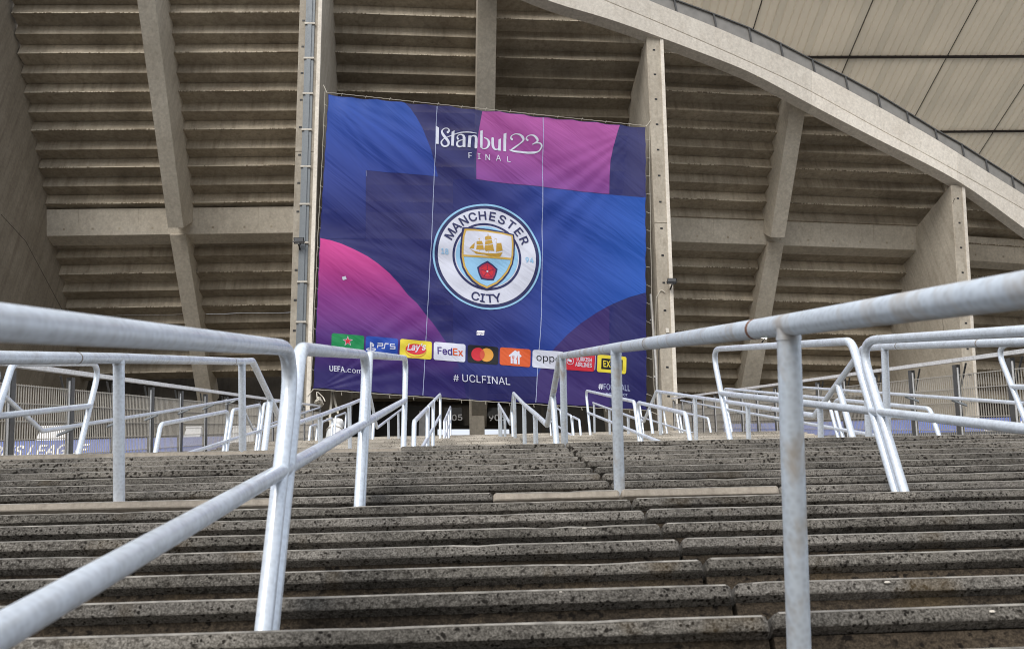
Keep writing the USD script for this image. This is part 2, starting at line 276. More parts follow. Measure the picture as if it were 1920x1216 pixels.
for Y, Z, (fl, k) in NOS:
    top = (fl == 1 and k == 15) or (fl > 1 and k == 23)
    depth = (L + T + .05) if (top and fl < 3) else .42
    seed = fl * 40 + k
    lm = 'stair_pale' if fl > 1 else ('stair_spotted' if k >= 11 else ('stair_lichen' if k % 2 else 'stair_lichen_b'))
    seg = .10 if fl == 1 else .5
    j = XJ if fl == 1 else XJ + (.12 if fl == 2 else .05)
    parts = [(XL, j - .007, 0, 0), (j + .007, XR, .006, .006)]
    if fl == 1 and k == 7: parts = [(XL, -1.0, 0, 0), (-.998, .12, 0, .001), (.122, j - .006, 0, 0), (j + .006, 1.75, .006, .006), (1.752, XR, .006, .007)]
    if fl == 1 and k == 15: parts = [(XL, -.62, 0, 0), (-.61, j - .006, .010, .004), (j + .006, XR, .012, .006)]
    for a, b, dz, dy in parts:
        m_ = lm
        if fl == 1 and k == 7: m_ = 'concrete_clean' if (a < -2 or .1 < a < 1.7) else lm
        if fl == 1 and k == 15 and a < -2: m_ = 'concrete_clean'
        if fl == 1 and k == 15 and a > -1: m_ = 'stair_spotted'
        if fl == 1 and k > -3: M('worn_edge', edge(a + .004, b - .004, Y, Z, seg, seed + a, dz, dy), 'edge_highlight', stairs, smooth=40)  # pale strip paints the bright line along the nosing
        M('step_block', block(a, b, Y, Z, seg, seed + a, dz, dy, depth), m_, stairs, smooth=14)
    for a, b in ((XL, j - .008), (j + .008, XR)):
        q = [(.046, -RISE - .03), (.040, -.054), (.11, -.054), (.11, -RISE - .03)]
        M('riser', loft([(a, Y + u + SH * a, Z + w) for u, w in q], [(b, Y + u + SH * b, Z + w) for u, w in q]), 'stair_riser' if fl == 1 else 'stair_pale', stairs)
crng = np.random.default_rng(12)
for px in ((1055, 1111), (1171, 1169), (1885, 1144), (1510, 1006), (1300, 853), (411, 1110), (770, 1050), (1640, 1068), (260, 1046), (1090, 976)):
    # small pale specks added on the blocks for scattered white bits
    d = ray(*px); n = np.array([0, -TP, 1.0]); q = d * ((Z0 - Y0 * TP) / (d @ n)); k = round((q[1] - SH * q[0] - Y0) / T); yy, zz = nosing(1, int(np.clip(k, -2, 15)))
    m = trimesh.creation.icosphere(1, 1.0); v = np.array(m.vertices) * crng.uniform([.005, .002, .002], [.011, .003, .004]) + [q[0], yy + SH * q[0] + .003, zz - .012]
    M('chip_mark', (v, np.array(m.faces)), 'concrete_ring', stairs)
PZ = nosing(3, 23)[1]; PY = nosing(3, 23)[0]
# solid ramp body under the steps
body = [(.5, -.8), (Y0 + 15 * T + .3, nosing(1, 15)[1] - .35), (Y0 + 15 * T + L, nosing(1, 15)[1] - .35), (nosing(2, 23)[0] + .3, nosing(2, 23)[1] - .35), (nosing(2, 23)[0] + L, nosing(2, 23)[1] - .35), (PY + .3, PZ - .35), (PY + .3, -.8)]
def ribbon(pts, x0, x1):
    v = [(x, y, z) for x in (x0, x1) for y, z in pts]; n = len(pts); f = []
    for i in range(n - 1): f += [(i, n + i, n + i + 1), (i, n + i + 1, i + 1)]
    return np.array(v, float), np.array(f)
M('stair_core', ribbon(body[:-1], XL, XR), 'concrete_dark', stairs)
M('plaza', abox(-60, 60, PY + .40, 60, PZ - .5, PZ - .004), 'concrete_paving', kind='structure')
# sloping banks at either side and the side terraces
SL = .509
def bank(x0, x1):
    z = lambda y: nosing(1, 15)[1] + (y - 7.2) * SL - .22
    return loft([(x0, 2.0, -.8), (x0, 2.0, z(2.0)), (x0, 20.6, z(20.6)), (x0, 20.6, -.8)], [(x1, 2.0, -.8), (x1, 2.0, z(2.0)), (x1, 20.6, z(20.6)), (x1, 20.6, -.8)])
M('embankment', bank(-30, -4.74), 'asphalt', kind='structure'); M('embankment', bank(6.72, 30), 'asphalt', kind='structure')
for x0, x1 in ((-40, -4.74), (6.72, 40)): M('terrace', abox(x0, x1, 20.604, PY + .396, -.8, 10.1), 'concrete_floor', kind='structure')

# ================================================================ STADIUM
stad = thing('stadium', 'big concrete stadium stand with leaning piers, stepped underside and curved top beam', 'stadium', (0, 30, PZ))
# piers: base x, y, z at the front edge, radial heading, outward lean
PB = {0: (-18.2, 27.63, 15.38, -2.5, 20), 1: (-5.73, 27.0, 15.15, .75, 20), 2: (7.37, 29.12, 16.0, 4.0, 20.5), 3: (21.35, 33.04, 17.82, 7.3, 24)}
def pdir(i):
    x, y, z, psi, lam = PB[i]; l = math.radians(lam); return np.array([0, 0, math.cos(l)]) - radial(psi) * math.sin(l)
def pfront(i, px):
    x, y, z, psi, lam = PB[i]; return hit(px, np.array([x, y, z]), np.cross(tang(psi), pdir(i)))
def along(a, b, z): return a + (b - a) * (z - a[2]) / (b[2] - a[2])
PE = {1: (pfront(1, (562, 0)), pfront(1, (541, 700)), pfront(1, (604, 0)), pfront(1, (583, 700)), 36.0),
      2: (pfront(2, (1212, 70)), pfront(2, (1240, 700)), pfront(2, (1243, 70)), pfront(2, (1268, 700)), 29.86),
      3: (pfront(3, (1783, 345)), pfront(3, (1800, 600)), pfront(3, (1808, 345)), pfront(3, (1824, 600)), 26.40)}
B0 = np.array(PB[0][:3]); PE[0] = (B0 + pdir(0) * 15 - tang(-2.5) * .85, B0 - tang(-2.5) * .80, B0 + pdir(0) * 15, B0.copy(), 36.0)
PIER = {}
for i in range(4):
    lt, lb, rt, rb, ztop = PE[i]; psi = PB[i][3]; rd = radial(psi); tg = tang(psi)
    zb = PZ - .3
    A = [along(lt, lb, ztop), along(rt, rb, ztop), along(rt, rb, zb), along(lt, lb, zb)]
    c = .03                                              # chamfered front corners
    def sect(l, r, dep):
        return [l + tg * c, l + rd * c, l + rd * dep, r + rd * dep, r + rd * c, r - tg * c]
    PIER[i] = (A, rd, tg)
    zm = A[0][2] if i not in (1, 2) else along(*( (pfront(1, (557, 285)), pfront(1, (541, 700))) if i == 1 else (pfront(2, (1222, 417)), pfront(2, (1240, 700)))), 0)[2]
    lab = {0: 'wide pier wall at the left edge of the photo', 1: 'pier carrying the grey cable duct', 2: 'pier at the right edge of the banner', 3: 'shorter pier under the right end of the ring beam'}[i]
    if i in (1, 2):
        zj = pfront(i, (555, 284) if i == 1 else (1226, 417))[2]
        segs = [(zb, zj - .012), (zj + .012, ztop)]
    else: segs = [(zb, ztop)]
    root = None
    for a, b in segs:
        lo = sect(along(lt, lb, a), along(rt, rb, a), 13.0); hi = sect(along(lt, lb, b), along(rt, rb, b), 13.0)
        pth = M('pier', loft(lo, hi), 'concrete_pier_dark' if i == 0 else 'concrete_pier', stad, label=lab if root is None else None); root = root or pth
    if i in (1, 2):
        M('joint_core', loft([q + rd * .03 + (tg * .02 if n < 3 else -tg * .02) for n, q in enumerate(sect(along(lt, lb, zj - .1), along(rt, rb, zj - .1), 12.5))],
                             [q + rd * .03 + (tg * .02 if n < 3 else -tg * .02) for n, q in enumerate(sect(along(lt, lb, zj + .1), along(rt, rb, zj + .1), 12.5))]), 'concrete_dark', root)
    # raised edge strip along the pier's right corner
    if i in (1, 2, 3):
        w = .13
        r0, r1 = along(rt, rb, zb), along(rt, rb, ztop - .02)
        s0 = [r0 + tg * .004 - rd * .035, r0 + tg * .004 + rd * .06, r0 - tg * w + rd * .06, r0 - tg * w - rd * .035]
        s1 = [r1 + tg * .004 - rd * .035, r1 + tg * .004 + rd * .06, r1 - tg * w + rd * .06, r1 - tg * w - rd * .035]
        M('edge_strip', loft(s0, s1), 'concrete_ring', root)
    # small tie holes with dark steel plates
    if i in (1, 2, 3):
        d = pdir(i); cols = {1: (.20, .60), 2: (.42,), 3: (.45,)}[i]
        z = ztop - .55 if i > 1 else 30.6
        while z > 15.0:
            l, r = along(lt, lb, z), along(rt, rb, z)
            for cfr in cols:
                q = l + (r - l) * cfr
                M('tie_plate', obox(q, [tg, d, np.cross(tg, d)], (.05, .035, .008)), 'black_metal', root)
            z -= 1.02

# seating underside, one bay at a time
S1 = np.array([-5.35, 26.49, 29.63]); S2 = np.array([7.166, 27.92, 28.92]); S3 = np.array([21.9, 31.3, 26.9])
SLO = 51.0
def splane(P, psi):
    l = math.radians(SLO); d = np.array([0, 0, math.cos(l)]) - radial(psi) * math.sin(l); n = np.cross(tang(psi), d); return n / np.linalg.norm(n)
RZ, RR = .49, .49 * math.tan(math.radians(SLO))
rng = np.random.default_rng(4)
RIM = np.array([(880, -130), (1080, -35), (1242, 40), (1390, 95), (1501, 145), (1612, 200), (1760, 280), (1920, 375), (2060, 465), (2200, 560)], float)
def under_rim(p):
    # below the curved top beam, which closes the rows off
    x, y = 960 + FPX * (p @ R) / (p @ F), 608 - FPX * (p @ U) / (p @ F)
    return y > np.interp(x, RIM[:, 0], RIM[:, 1]) - 4
def bay(P, psi, t0, t1, tm, jmin, jmax, rim=False):
    """rows of stepped slabs; j counts down from P; t along the bay; tm splits at the raker beam"""
    tg, rd = tang(psi), radial(psi)
    for j in range(jmin, jmax):
        for a, b in ((t0, tm), (tm, t1)):
            R0, Zl = j * RR, P[2] - j * RZ
            base = np.array([P[0], P[1], 0])
            if rim:
                keep = [q for q in np.linspace(a, b, 60) if under_rim(base + tg * q + rd * R0 + np.array([0, 0, Zl + RZ]))]
                if len(keep) < 4: continue
                b = keep[-1]
            tl = .035                                             # lip that throws a line of shade
            out = [(R0 - .03, Zl + RZ * .98), (R0 - .012, Zl + .03), (R0 - .03, Zl + .012), (R0 - .03, Zl - .03), (R0 + .05, Zl - .03), (R0 + .10, Zl), (R0 + RR + .06, Zl + .03), (R0 + RR + .06, Zl + RZ * .98)]
            if j % 2: out = [(R0, Zl + RZ * .98), (R0 + .01, Zl), (R0 + .02, Zl - .012), (R0 + RR + .06, Zl + .02), (R0 + RR + .06, Zl + RZ * .98)]
            jit = rng.uniform(-.012, .012)
            lo = [base + tg * a + rd * (r + jit) + np.array([0, 0, z]) for r, z in out]; hi = [base + tg * b + rd * (r + jit) + np.array([0, 0, z]) for r, z in out]
            if j % 2 == 0:
                st = [(R0 - .036, Zl + .020), (R0 - .036, Zl - .034), (R0 - .004, Zl - .036), (R0 - .004, Zl + .020)]
                M('drip_edge', loft([base + tg * (a + .004) + rd * (r + jit) + np.array([0, 0, z]) for r, z in st], [base + tg * (b - .004) + rd * (r + jit) + np.array([0, 0, z]) for r, z in st]), 'drip', stad)
            M('seating_slab', loft(lo, hi), 'concrete_soffit' if j % 2 == 0 else 'concrete_soffit_b', stad)
bay(S1, 0.0, -12.9, -.2, -6.65, -7, 17)
bay(S1, 2.6, -.1, 13.9, 6.1, -7, 17, True)
bay(S2, 4.3, .3, 16.2, 6.8, -5, 18, True)
bay(S3, 7.0, .2, 13.5, 6.8, -3, 16, True)

def raker(P, psi, e, tl, tr, bl, br, name='raker_beam'):
    """beam down the slope: its lower face seen between four image points, on the plane e in front of the slabs"""
    n = splane(P, psi)
    if np.dot(n, F) > 0: n = -n
    Q = [hit(q, P + n * e, n) for q in (tl, tr, br, bl)]
    ext = lambda a, b, s: a + (a - b) * s
    M(name, loft(Q, [q - n * (e + .5) for q in Q]), 'concrete_beam', stad)
raker(S1, 0, 1.6, (249, -60), (283, -60), (315, 427), (344, 427))
raker(S1, 0, .60, (318, 440), (348, 440), (372, 760), (400, 760))
raker(S1, 2.6, 1.5, (897, -80), (933, -80), (892, 330), (926, 330))
raker(S1, 2.6, .60, (891, 440), (924, 440), (884, 800), (912, 800))
raker(S2, 4.3, 1.05, (1483, 190), (1513, 190), (1445, 445), (1471, 445))
raker(S2, 4.3, .55, (1441, 455), (1470, 455), (1386, 745), (1420, 745))
raker(S3, 7.0, 1.0, (2010, 300), (2040, 300), (1960, 560), (1990, 560))
def cross(P, psi, xa, xb, ya, yb, dz0, t0, t1):
    """horizontal beam across the bay: back-bottom edge through image y at xa..xb"""
    n = splane(P, psi); tg, rd = tang(psi), radial(psi)
    Q = hit((xa, ya), P, n); r = ray(xa, yb); Fr = r * Q[2] / r[2]; dep = np.dot(Q - Fr, rd)
    base = Q - tg * np.dot(Q - P, tg)
    sec = [(0, 0), (-dep, 0), (-dep - .02, .012), (-dep + .05 - .62, dz0), (1.2, dz0)]
    lo = [base + tg * t0 + rd * a + np.array([0, 0, b]) for a, b in sec]; hi = [base + tg * t1 + rd * a + np.array([0, 0, b]) for a, b in sec]
    cb = M('cross_beam', loft(lo, hi), 'concrete_beam', stad)
    f0, f1 = np.array([sec[2][0], sec[2][1]]), np.array([sec[3][0], sec[3][1]]); fd = rd * (f1 - f0)[0] + np.array([0, 0, (f1 - f0)[1]]); fd /= np.linalg.norm(fd); fn = np.cross(tg, fd)
    for t in np.arange(t0 + .9, t1 - .4, 1.28):
        q = f0 + (f1 - f0) * .24; M('tie_plug', obox(base + tg * (t + rng.uniform(-.12, .12)) + rd * q[0] + np.array([0, 0, q[1]]), [tg, fd, fn], (.045, .045, .004)), 'concrete_soffit', cb)
    for t in np.arange(t0 + 1.6, t1 - .6, 2.56):
        M('pour_joint', loft([base + tg * t + rd * a + np.array([0, 0, b]) for a, b in [(f0[0] - .002, f0[1] + .01), (f1[0] - .004, f1[1] - .01), (f1[0] + .1, f1[1] - .01), (f0[0] + .1, f0[1] + .01)]],
                             [base + tg * (t + .012) + rd * a + np.array([0, 0, b]) for a, b in [(f0[0] - .002, f0[1] + .01), (f1[0] - .004, f1[1] - .01), (f1[0] + .1, f1[1] - .01), (f0[0] + .1, f0[1] + .01)]]), 'concrete_soffit', cb)
cross(S1, 0.0, 305, 0, 458, 440, 1.02, -13.0, -.3)
cross(S1, 2.6, 1000, 0, 470, 452, 1.02, -.2, 12.9)
cross(S2, 4.3, 1550, 0, 478, 463, 1.02, .2, 15.2)
cross(S3, 7.0, 1870, 0, 505, 492, 1.02, .2, 13.5)

def wall_joint(i, a, b, root, w=.014):
    """thin pour joint on the side wall of a pier between two image points"""
    lt, lb, rt, rb, _ = PE[i]; edge_, sg_ = ((rb, 1) if i in (0, 1) else (lb, -1)); tg = tang(PB[i][3])
    A_, B_ = hit(a, edge_ + tg * sg_ * .002, tg), hit(b, edge_ + tg * sg_ * .002, tg)
    M('pour_joint', bar(A_, B_, w, w, tg), 'concrete_dark', root)
wall_joint(0, (2, 402), (48, 452), '/World/stadium/pier'); wall_joint(0, (48, 452), (128, 602), '/World/stadium/pier'); wall_joint(0, (14, 20), (96, 420), '/World/stadium/pier') if False else None
wall_joint(3, (1790, 372), (1752, 470), '/World/stadium/pier_005'); wall_joint(3, (1752, 470), (1772, 640), '/World/stadium/pier_005')
# ring beam along the top of the stand: points read along its upper, middle, lower edges
A2 = pfront(2, (1226, 66)); A3 = pfront(3, (1796, 340)); NB = np.cross(A3 - A2, np.array(PB[2][:3]) - A2); NB /= np.linalg.norm(NB)
if np.dot(NB, F) > 0: NB = -NB
up = np.array([(880, -170), (1080, -64), (1217, 2), (1333, 47), (1462, 103), (1530, 136), (1649, 201), (1760, 263), (1855, 325), (1920, 364), (2060, 455), (2200, 555)], float)
mid = np.array([(880, -110), (1080, -22), (1242, 45), (1390, 109), (1501, 160), (1612, 222), (1760, 302), (1920, 392), (2060, 480), (2200, 580)], float)
low = np.array([(880, -62), (1030, 4), (1100, 23), (1160, 41), (1213, 61), (1244, 72), (1407, 134), (1514, 193), (1633, 255), (1748, 312), (1810, 345), (1920, 428), (2060, 525), (2200, 630)], float)
xs = np.linspace(885, 2190, 44)
yU, yM, yL = (np.interp(xs, q[:, 0], q[:, 1]) for q in (up, mid, low))
def smoothy(y):
    for _ in range(2): y = np.convolve(np.pad(y, 1, mode='edge'), [.25, .5, .25], 'valid')
    return y
yU, yM, yL = smoothy(yU), smoothy(yM), smoothy(yL)
ringU = [hit((x, y), A2 + NB * .12, NB) for x, y in zip(xs, yU)]; ringM = [hit((x, y), A2 + NB * .12, NB) for x, y in zip(xs, yM)]; ringL = [hit((x, y), A2 + NB * .14, NB) for x, y in zip(xs, yL)]
rd2 = radial(5.5)
def ringseg(a, b):
    v = []; f = []
    for i in range(a, b + 1):
        u, m, l = ringU[i], ringM[i], ringL[i]
        gm = (u - l) / np.linalg.norm(u - l)
        v += [u, m + gm * .02 - NB * .0, m + gm * .0 - NB * .03, m - gm * .025 , l, l + rd2 * .48 + np.array([0, 0, .02]), u + rd2 * .75]
    n = 7; k = b - a + 1
    for i in range(k - 1):
        for j in range(n):
            q = (j + 1) % n; f += [(i * n + j, (i + 1) * n + j, (i + 1) * n + q), (i * n + j, (i + 1) * n + q, i * n + q)]
    for j in range(1, n - 1): f += [(0, j, j + 1), ((k - 1) * n, (k - 1) * n + j + 1, (k - 1) * n + j)]
    return trimesh.Trimesh(np.array(v), np.array(f), process=False)
for a, b in ((0, 11), (11, 21), (21, 30), (30, 43)): M('ring_beam', ringseg(a, b), 'concrete_ring', stad)
# balustrade of grey panels above the ring beam
bx = [1110, 1190, 1263, 1337, 1403, 1462, 1522, 1584, 1645, 1699, 1752, 1802, 1847, 1896, 1950, 2010]
tl_ = np.array([(1110, -66), (1190, -32), (1263, 0), (1337, 27), (1403, 53), (1462, 82), (1522, 113), (1584, 144), (1645, 177), (1699, 210), (1752, 243), (1802, 271), (1847, 300), (1896, 331), (1950, 368), (2010, 412)], float)
PP = A2 - NB * .5
for q in range(len(bx) - 1):
    xa, xb = bx[q], bx[q + 1]
    ta, tb = hit((xa, np.interp(xa, *tl_.T)), PP, NB), hit((xb, np.interp(xb, *tl_.T)), PP, NB)
    dn = lambda x: hit((x + 8, np.interp(x + 8, up[:, 0], up[:, 1]) + 14), PP, NB)
    ba, bb = dn(xa), dn(xb)
    g = (tb - ta) * .015
    M('balustrade_panel', loft([ta + g, tb - g, bb - g, ba + g], [ta + g - NB * .03, tb - g - NB * .03, bb - g - NB * .03, ba + g - NB * .03]), 'panel_grey', stad)
    M('balustrade_post', bar(ba + NB * .03, ta + NB * .03 + (ta - ba) * .02, .07, .06, NB), 'fence_post', stad)
    M('top_rail', bar(ta + NB * .04, tb + NB * .04, .05, .05, NB), 'fence_post', stad)

# back wall of the concourse with two bright gaps to the open air behind
WY = lambda x: 38.2 + .055 * x
def wallpiece(name, x0, x1, z0, z1, m, d=0., th=.4): 
    return M(name, loft([(x0, WY(x0) + d, z0), (x1, WY(x1) + d, z0), (x1, WY(x1) + d + th, z0), (x0, WY(x0) + d + th, z0)], [(x0, WY(x0) + d, z1), (x1, WY(x1) + d, z1), (x1, WY(x1) + d + th, z1), (x0, WY(x0) + d + th, z1)]), m, stad)
def wp(px, py):                                        # a point of the back wall
    n = np.array([-.055, 1, 0]); return hit((px, py), np.array([0, 38.2, 0]), n)
g0, g1 = wp(820, 797), wp(955, 797); zs, zt = wp(890, 815)[2], g0[2]
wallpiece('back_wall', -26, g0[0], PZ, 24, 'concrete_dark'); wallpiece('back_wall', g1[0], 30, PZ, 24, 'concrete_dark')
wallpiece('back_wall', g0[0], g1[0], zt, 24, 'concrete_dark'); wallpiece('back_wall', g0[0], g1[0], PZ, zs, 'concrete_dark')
pl0, pl1 = wp(880, 790)[0], wp(908, 790)[0]
wallpiece('wall_pillar', pl0, pl1, PZ, 23, 'concrete_beam', -.5, .9)
for a, b in ((640, 700), (704, 742), (752, 790), (960, 1015), (1022, 1090), (1098, 1160), (1170, 1225)):
    wallpiece('dark_doorway', wp(a, 800)[0], wp(b, 800)[0], PZ, wp(700, 762)[2], 'doorway_shade', -.05, .04)  # dark sheets paint the unlit black of the openings
wallpiece('lintel', wp(640, 750)[0], wp(1230, 750)[0], wp(900, 754)[2], wp(900, 744)[2], 'concrete_soffit_b', -.35, .3)
wallpiece('wall_post', wp(786, 790)[0], wp(798, 790)[0], PZ, wp(790, 772)[2], 'sign_grey', -.12, .1)
def sign(txt, xa, xb, ya, yb, cx, hpx):
    p0, p1 = wp(xa, yb), wp(xb, ya)
    s = wallpiece('gate_sign', p0[0], p1[0], p0[2], p1[2], 'sign_dark', -.6, .06)
    q = wp(cx, (ya + yb) / 2); h = hpx / FPX * 47 * 1.0
    m = meshkit.text_mesh(txt, h, .01, True); v = np.array(m.vertices); wd = v[:, 0].max()
    v = np.stack([q[0] * .985 + v[:, 0] - wd / 2, WY(q[0]) - .601 - v[:, 2] * 1.0 + 0 * v[:, 0], q[2] * .985 + v[:, 1] - h / 2], 1)
    M('numerals', (v, np.array(m.faces)[:, ::-1]), 'sign_grey', s)
sign('905', 834, 866, 775, 791, 851, 11); sign('906', 914, 948, 775, 791, 931, 11)

# ================================================================ ROOF
roof = thing('stadium_roof', 'pale ribbed metal roof underside, made translucent to brighten it, high above the curved concrete beam', 'roof', (25, 40, 38))
ZR = 38.0
ys_b = [23.0, 31.85, 37.4, 43.4, 49.5, 55.6, 61.7]
seams = [3.8, 9.43, 15.02, 20.7, 26.1, 31.4, 36.9, 42.4]
for iy in range(len(ys_b) - 1):
    y0, y1 = ys_b[iy] + .10, ys_b[iy + 1] - .10
    for ix in range(1, len(seams) - 1):
        npl = 13 if iy < 3 else 0
        x0, x1 = seams[ix], seams[ix + 1]
        if iy >= 3:
            M('roof_panel', abox(x0 + .03, x1 - .03, y0, y1, ZR, ZR + .12), 'roof_sheet', roof); continue
        w = (x1 - x0 - .06) / npl
        for q in range(npl):
            a = x0 + .03 + q * w
            M('roof_plank', loft([(a + .025, y0, ZR), (a + w - .025, y0, ZR), (a + w - .004, y0, ZR + .05), (a + w - .004, y0, ZR + .12), (a + .004, y0, ZR + .12), (a + .004, y0, ZR + .05)],
                                 [(a + .025, y1, ZR), (a + w - .025, y1, ZR), (a + w - .004, y1, ZR + .05), (a + w - .004, y1, ZR + .12), (a + .004, y1, ZR + .12), (a + .004, y1, ZR + .05)]), 'roof_sheet' if (q * 7 + ix * 3 + iy) % 5 else 'roof_sheet_b', roof)
for y in ys_b: M('roof_beam', abox(3.8, 42.4, y - .07, y + .07, ZR - .03, ZR + .3), 'roof_dark', roof)
for x in seams[1:]: M('roof_seam', abox(x - .013, x + .013, 23.0, 61.7, ZR + .02, ZR + .2), 'roof_dark', roof)

# ================================================================ BANNER
def fabric(name, col, rough=.42, ramp=None, axis='y', lo=0., hi=1.):
    """printed mesh cloth: fine drawn creases, faint show-through of what hangs behind it"""
    nodes = {'tc': ('texture_coordinate', {}), 'ro': ('mapping', {'rotation': (0, 0, math.radians(-36))}), 'm1': ('mapping', {'scale': (.17, 1.15, 1)}), 'n1': ('noise_texture', {'scale': 1.0, 'detail': 4.0, 'roughness': .55, 'distortion': .7}),
             'm2': ('mapping', {'scale': (.7, 6.0, 1)}), 'n2': ('noise_texture', {'scale': 1.0, 'detail': 3.0, 'roughness': .5}),
             'ad': ('math', {'math_type': 'multiply_add', 'value2': .06}), 'b': ('bump', {'strength': .42, 'distance': .22}),
             'p': ('principled_bsdf', {'roughness': rough, 'specular_ior_level': .42}), 't': ('transparent_bsdf', {}), 'x': ('mix_closure', {'fac': SEE})}
    links = [('tc.UV', 'ro.vector'), ('ro.vector', 'm1.vector'), ('m1.vector', 'n1.vector'), ('ro.vector', 'm2.vector'), ('m2.vector', 'n2.vector'), ('n2.fac', 'ad.value1'), ('n1.fac', 'ad.value3'), ('ad.value', 'b.height'), ('b.normal', 'p.normal'),
             ('p.BSDF', 'x.closure1'), ('t.BSDF', 'x.closure2')]
    if ramp is None: nodes['p'][1]['base_color'] = col
    else:
        nodes['s'] = ('separate_xyz', {}); nodes['mr'] = ('map_range', {'from_min': lo, 'from_max': hi, 'clamp': True}); nodes['r'] = ('rgb_ramp', {'ramp': ramp})
        links += [('tc.UV', 's.vector'), ('s.' + axis, 'mr.value'), ('mr.result', 'r.fac'), ('r.color', 'p.base_color')]
    mat(name, nodes, links, surface='x.closure')
SEE = .10
CTL, CTR, CBL, CBR = (615, 176), (1211, 238), (587, 728), (1213, 768)
b_tl, b_bl, b_tr = pfront(1, CTL), pfront(1, CBL), pfront(2, CTR)
BN = np.cross(b_tr - b_tl, b_bl - b_tl); BN /= np.linalg.norm(BN)
if np.dot(BN, F) > 0: BN = -BN
BE1 = b_tr - b_tl; BE1 /= np.linalg.norm(BE1); BE2 = np.cross(BN, BE1); BE2 *= np.sign(np.dot(BE2, b_bl - b_tl))
def bdisp(x, y):
    """folds pulled from the corners, in metres along the normal; pixel-plane coordinates of the sheet"""
    u, w = (x - 600) / 610., (y - 200) / 560.
    d = .030 * np.sin(2 * np.pi * ((x * .57 + y * -.82) / 74.) + 2.2 * np.sin(x / 130.)) * np.clip(1.1 - w, 0, 1)
    d += .026 * np.sin(2 * np.pi * ((x * .35 - y * .94) / 118.) + 1.3)
    d += .10 * np.sin(np.pi * np.clip(u, 0, 1)) * np.sin(np.pi * np.clip(w, 0, 1)) * -1
    d += .035 * np.exp(-((u - .03) ** 2) / .006) * np.sin(w * 26) * (w > .35)
    for cx_, cy_, th0, n_, a_ in ((608, 170, .68, 40, .040), (1216, 232, 2.45, 34, .030), (583, 735, -.42, 34, .030), (598, 440, .25, 30, .026)):
        r_ = np.hypot(x - cx_, y - cy_); t_ = np.arctan2(y - cy_, x - cx_)
        d += a_ * np.sin(t_ * n_ + .6 * np.sin(r_ / 60.)) * np.exp(-((t_ - th0) / .36) ** 2) * np.minimum(1, r_ / 260.) * np.exp(-r_ / 420.)
    d += .014 * np.sin(2 * np.pi * x / 46. + .5) * np.exp(-np.maximum(0, y - 176 - (x - 615) * .104) / 26.)
    d += .014 * np.sin(2 * np.pi * x / 46. + .9) * np.exp(-np.maximum(0, 730 + (x - 587) * .0615 - y) / 26.)
    return d
def bmap(P, lay):
    """points of the sheet (as seen square-on to the photo) -> 3D and cloth coordinates"""
    D = F[None] + (P[:, :1] - 960) / FPX * R[None] + (608 - P[:, 1:2]) / FPX * U[None]
    Q = D * (np.dot(b_tl, BN) / (D @ BN))[:, None]
    uv = np.stack([(Q - b_tl) @ BE1, (Q - b_tl) @ BE2], 1)
    return Q + BN[None] * (bdisp(P[:, 0], P[:, 1]) + lay * .006)[:, None], uv
def sub2(v, f, e):
    return trimesh.remesh.subdivide_to_size(np.column_stack([v, np.zeros(len(v))]) if v.shape[1] == 2 else v, f, e)
def polytri(poly):
    out = MB()
    for g in getattr(poly, 'geoms', [poly]):
        if g.is_empty or g.area < .02: continue
        v, f = trimesh.creation.triangulate_polygon(g, engine='earcut'); out.add((np.column_stack([v, np.zeros(len(v))]), f))
    return out.out()
banner = thing('banner', 'huge blue, purple and pink printed banner with a round crest hung between two piers', 'banner', tuple(b_bl))
def bput(name, poly, m, lay, parent=None, e=5., label=None):
    if isinstance(poly, tuple): v, f = poly
    else: v, f = polytri(poly)
    v, f = sub2(v, f, e); P, uv = bmap(v[:, :2], lay)
    a, b, c = P[f[:, 0]], P[f[:, 1]], P[f[:, 2]]
    if (np.cross(b - a, c - a) @ BN).sum() < 0: f = f[:, ::-1]
    return M(name, (P, f), m, parent or banner, smooth=True, uv=uv, label=label)
lc = lambda *c: tuple(min(.85, x * 1.0) for x in lin(*c))
fabric('cloth_navy', None, ramp=[(0, lc(44, 46, 105)), (.45, lc(38, 42, 108)), (.75, lc(33, 36, 104)), (1, lc(26, 26, 92))], lo=0, hi=10.4)
fabric('cloth_navy_flat', lc(46, 46, 102)); fabric('cloth_dusk', lc(58, 42, 108))
fabric('cloth_blue_left', None, ramp=[(0, lc(44, 84, 176)), (.25, lc(44, 78, 172)), (.6, lc(42, 64, 150)), (1, lc(38, 43, 108))], lo=0, hi=5.2)
fabric('cloth_blue_right', None, axis='x', ramp=[(0, lc(38, 42, 108)), (.3, lc(40, 52, 128)), (.6, lc(38, 72, 164)), (1, lc(36, 90, 188))], lo=4.6, hi=12.2)
fabric('cloth_magenta', None, ramp=[(0, lc(182, 88, 166)), (.5, lc(160, 78, 158)), (1, lc(122, 66, 150))], lo=0, hi=3.4)
fabric('cloth_pink', None, ramp=[(0, lc(226, 66, 150)), (.28, lc(196, 66, 148)), (.5, lc(140, 56, 142)), (.75, lc(88, 46, 128)), (1, lc(40, 30, 100))], lo=5.0, hi=10.4)
SEE = .02
lc = lambda *c: tuple(min(.85, x * 1.0) for x in lin(*c))
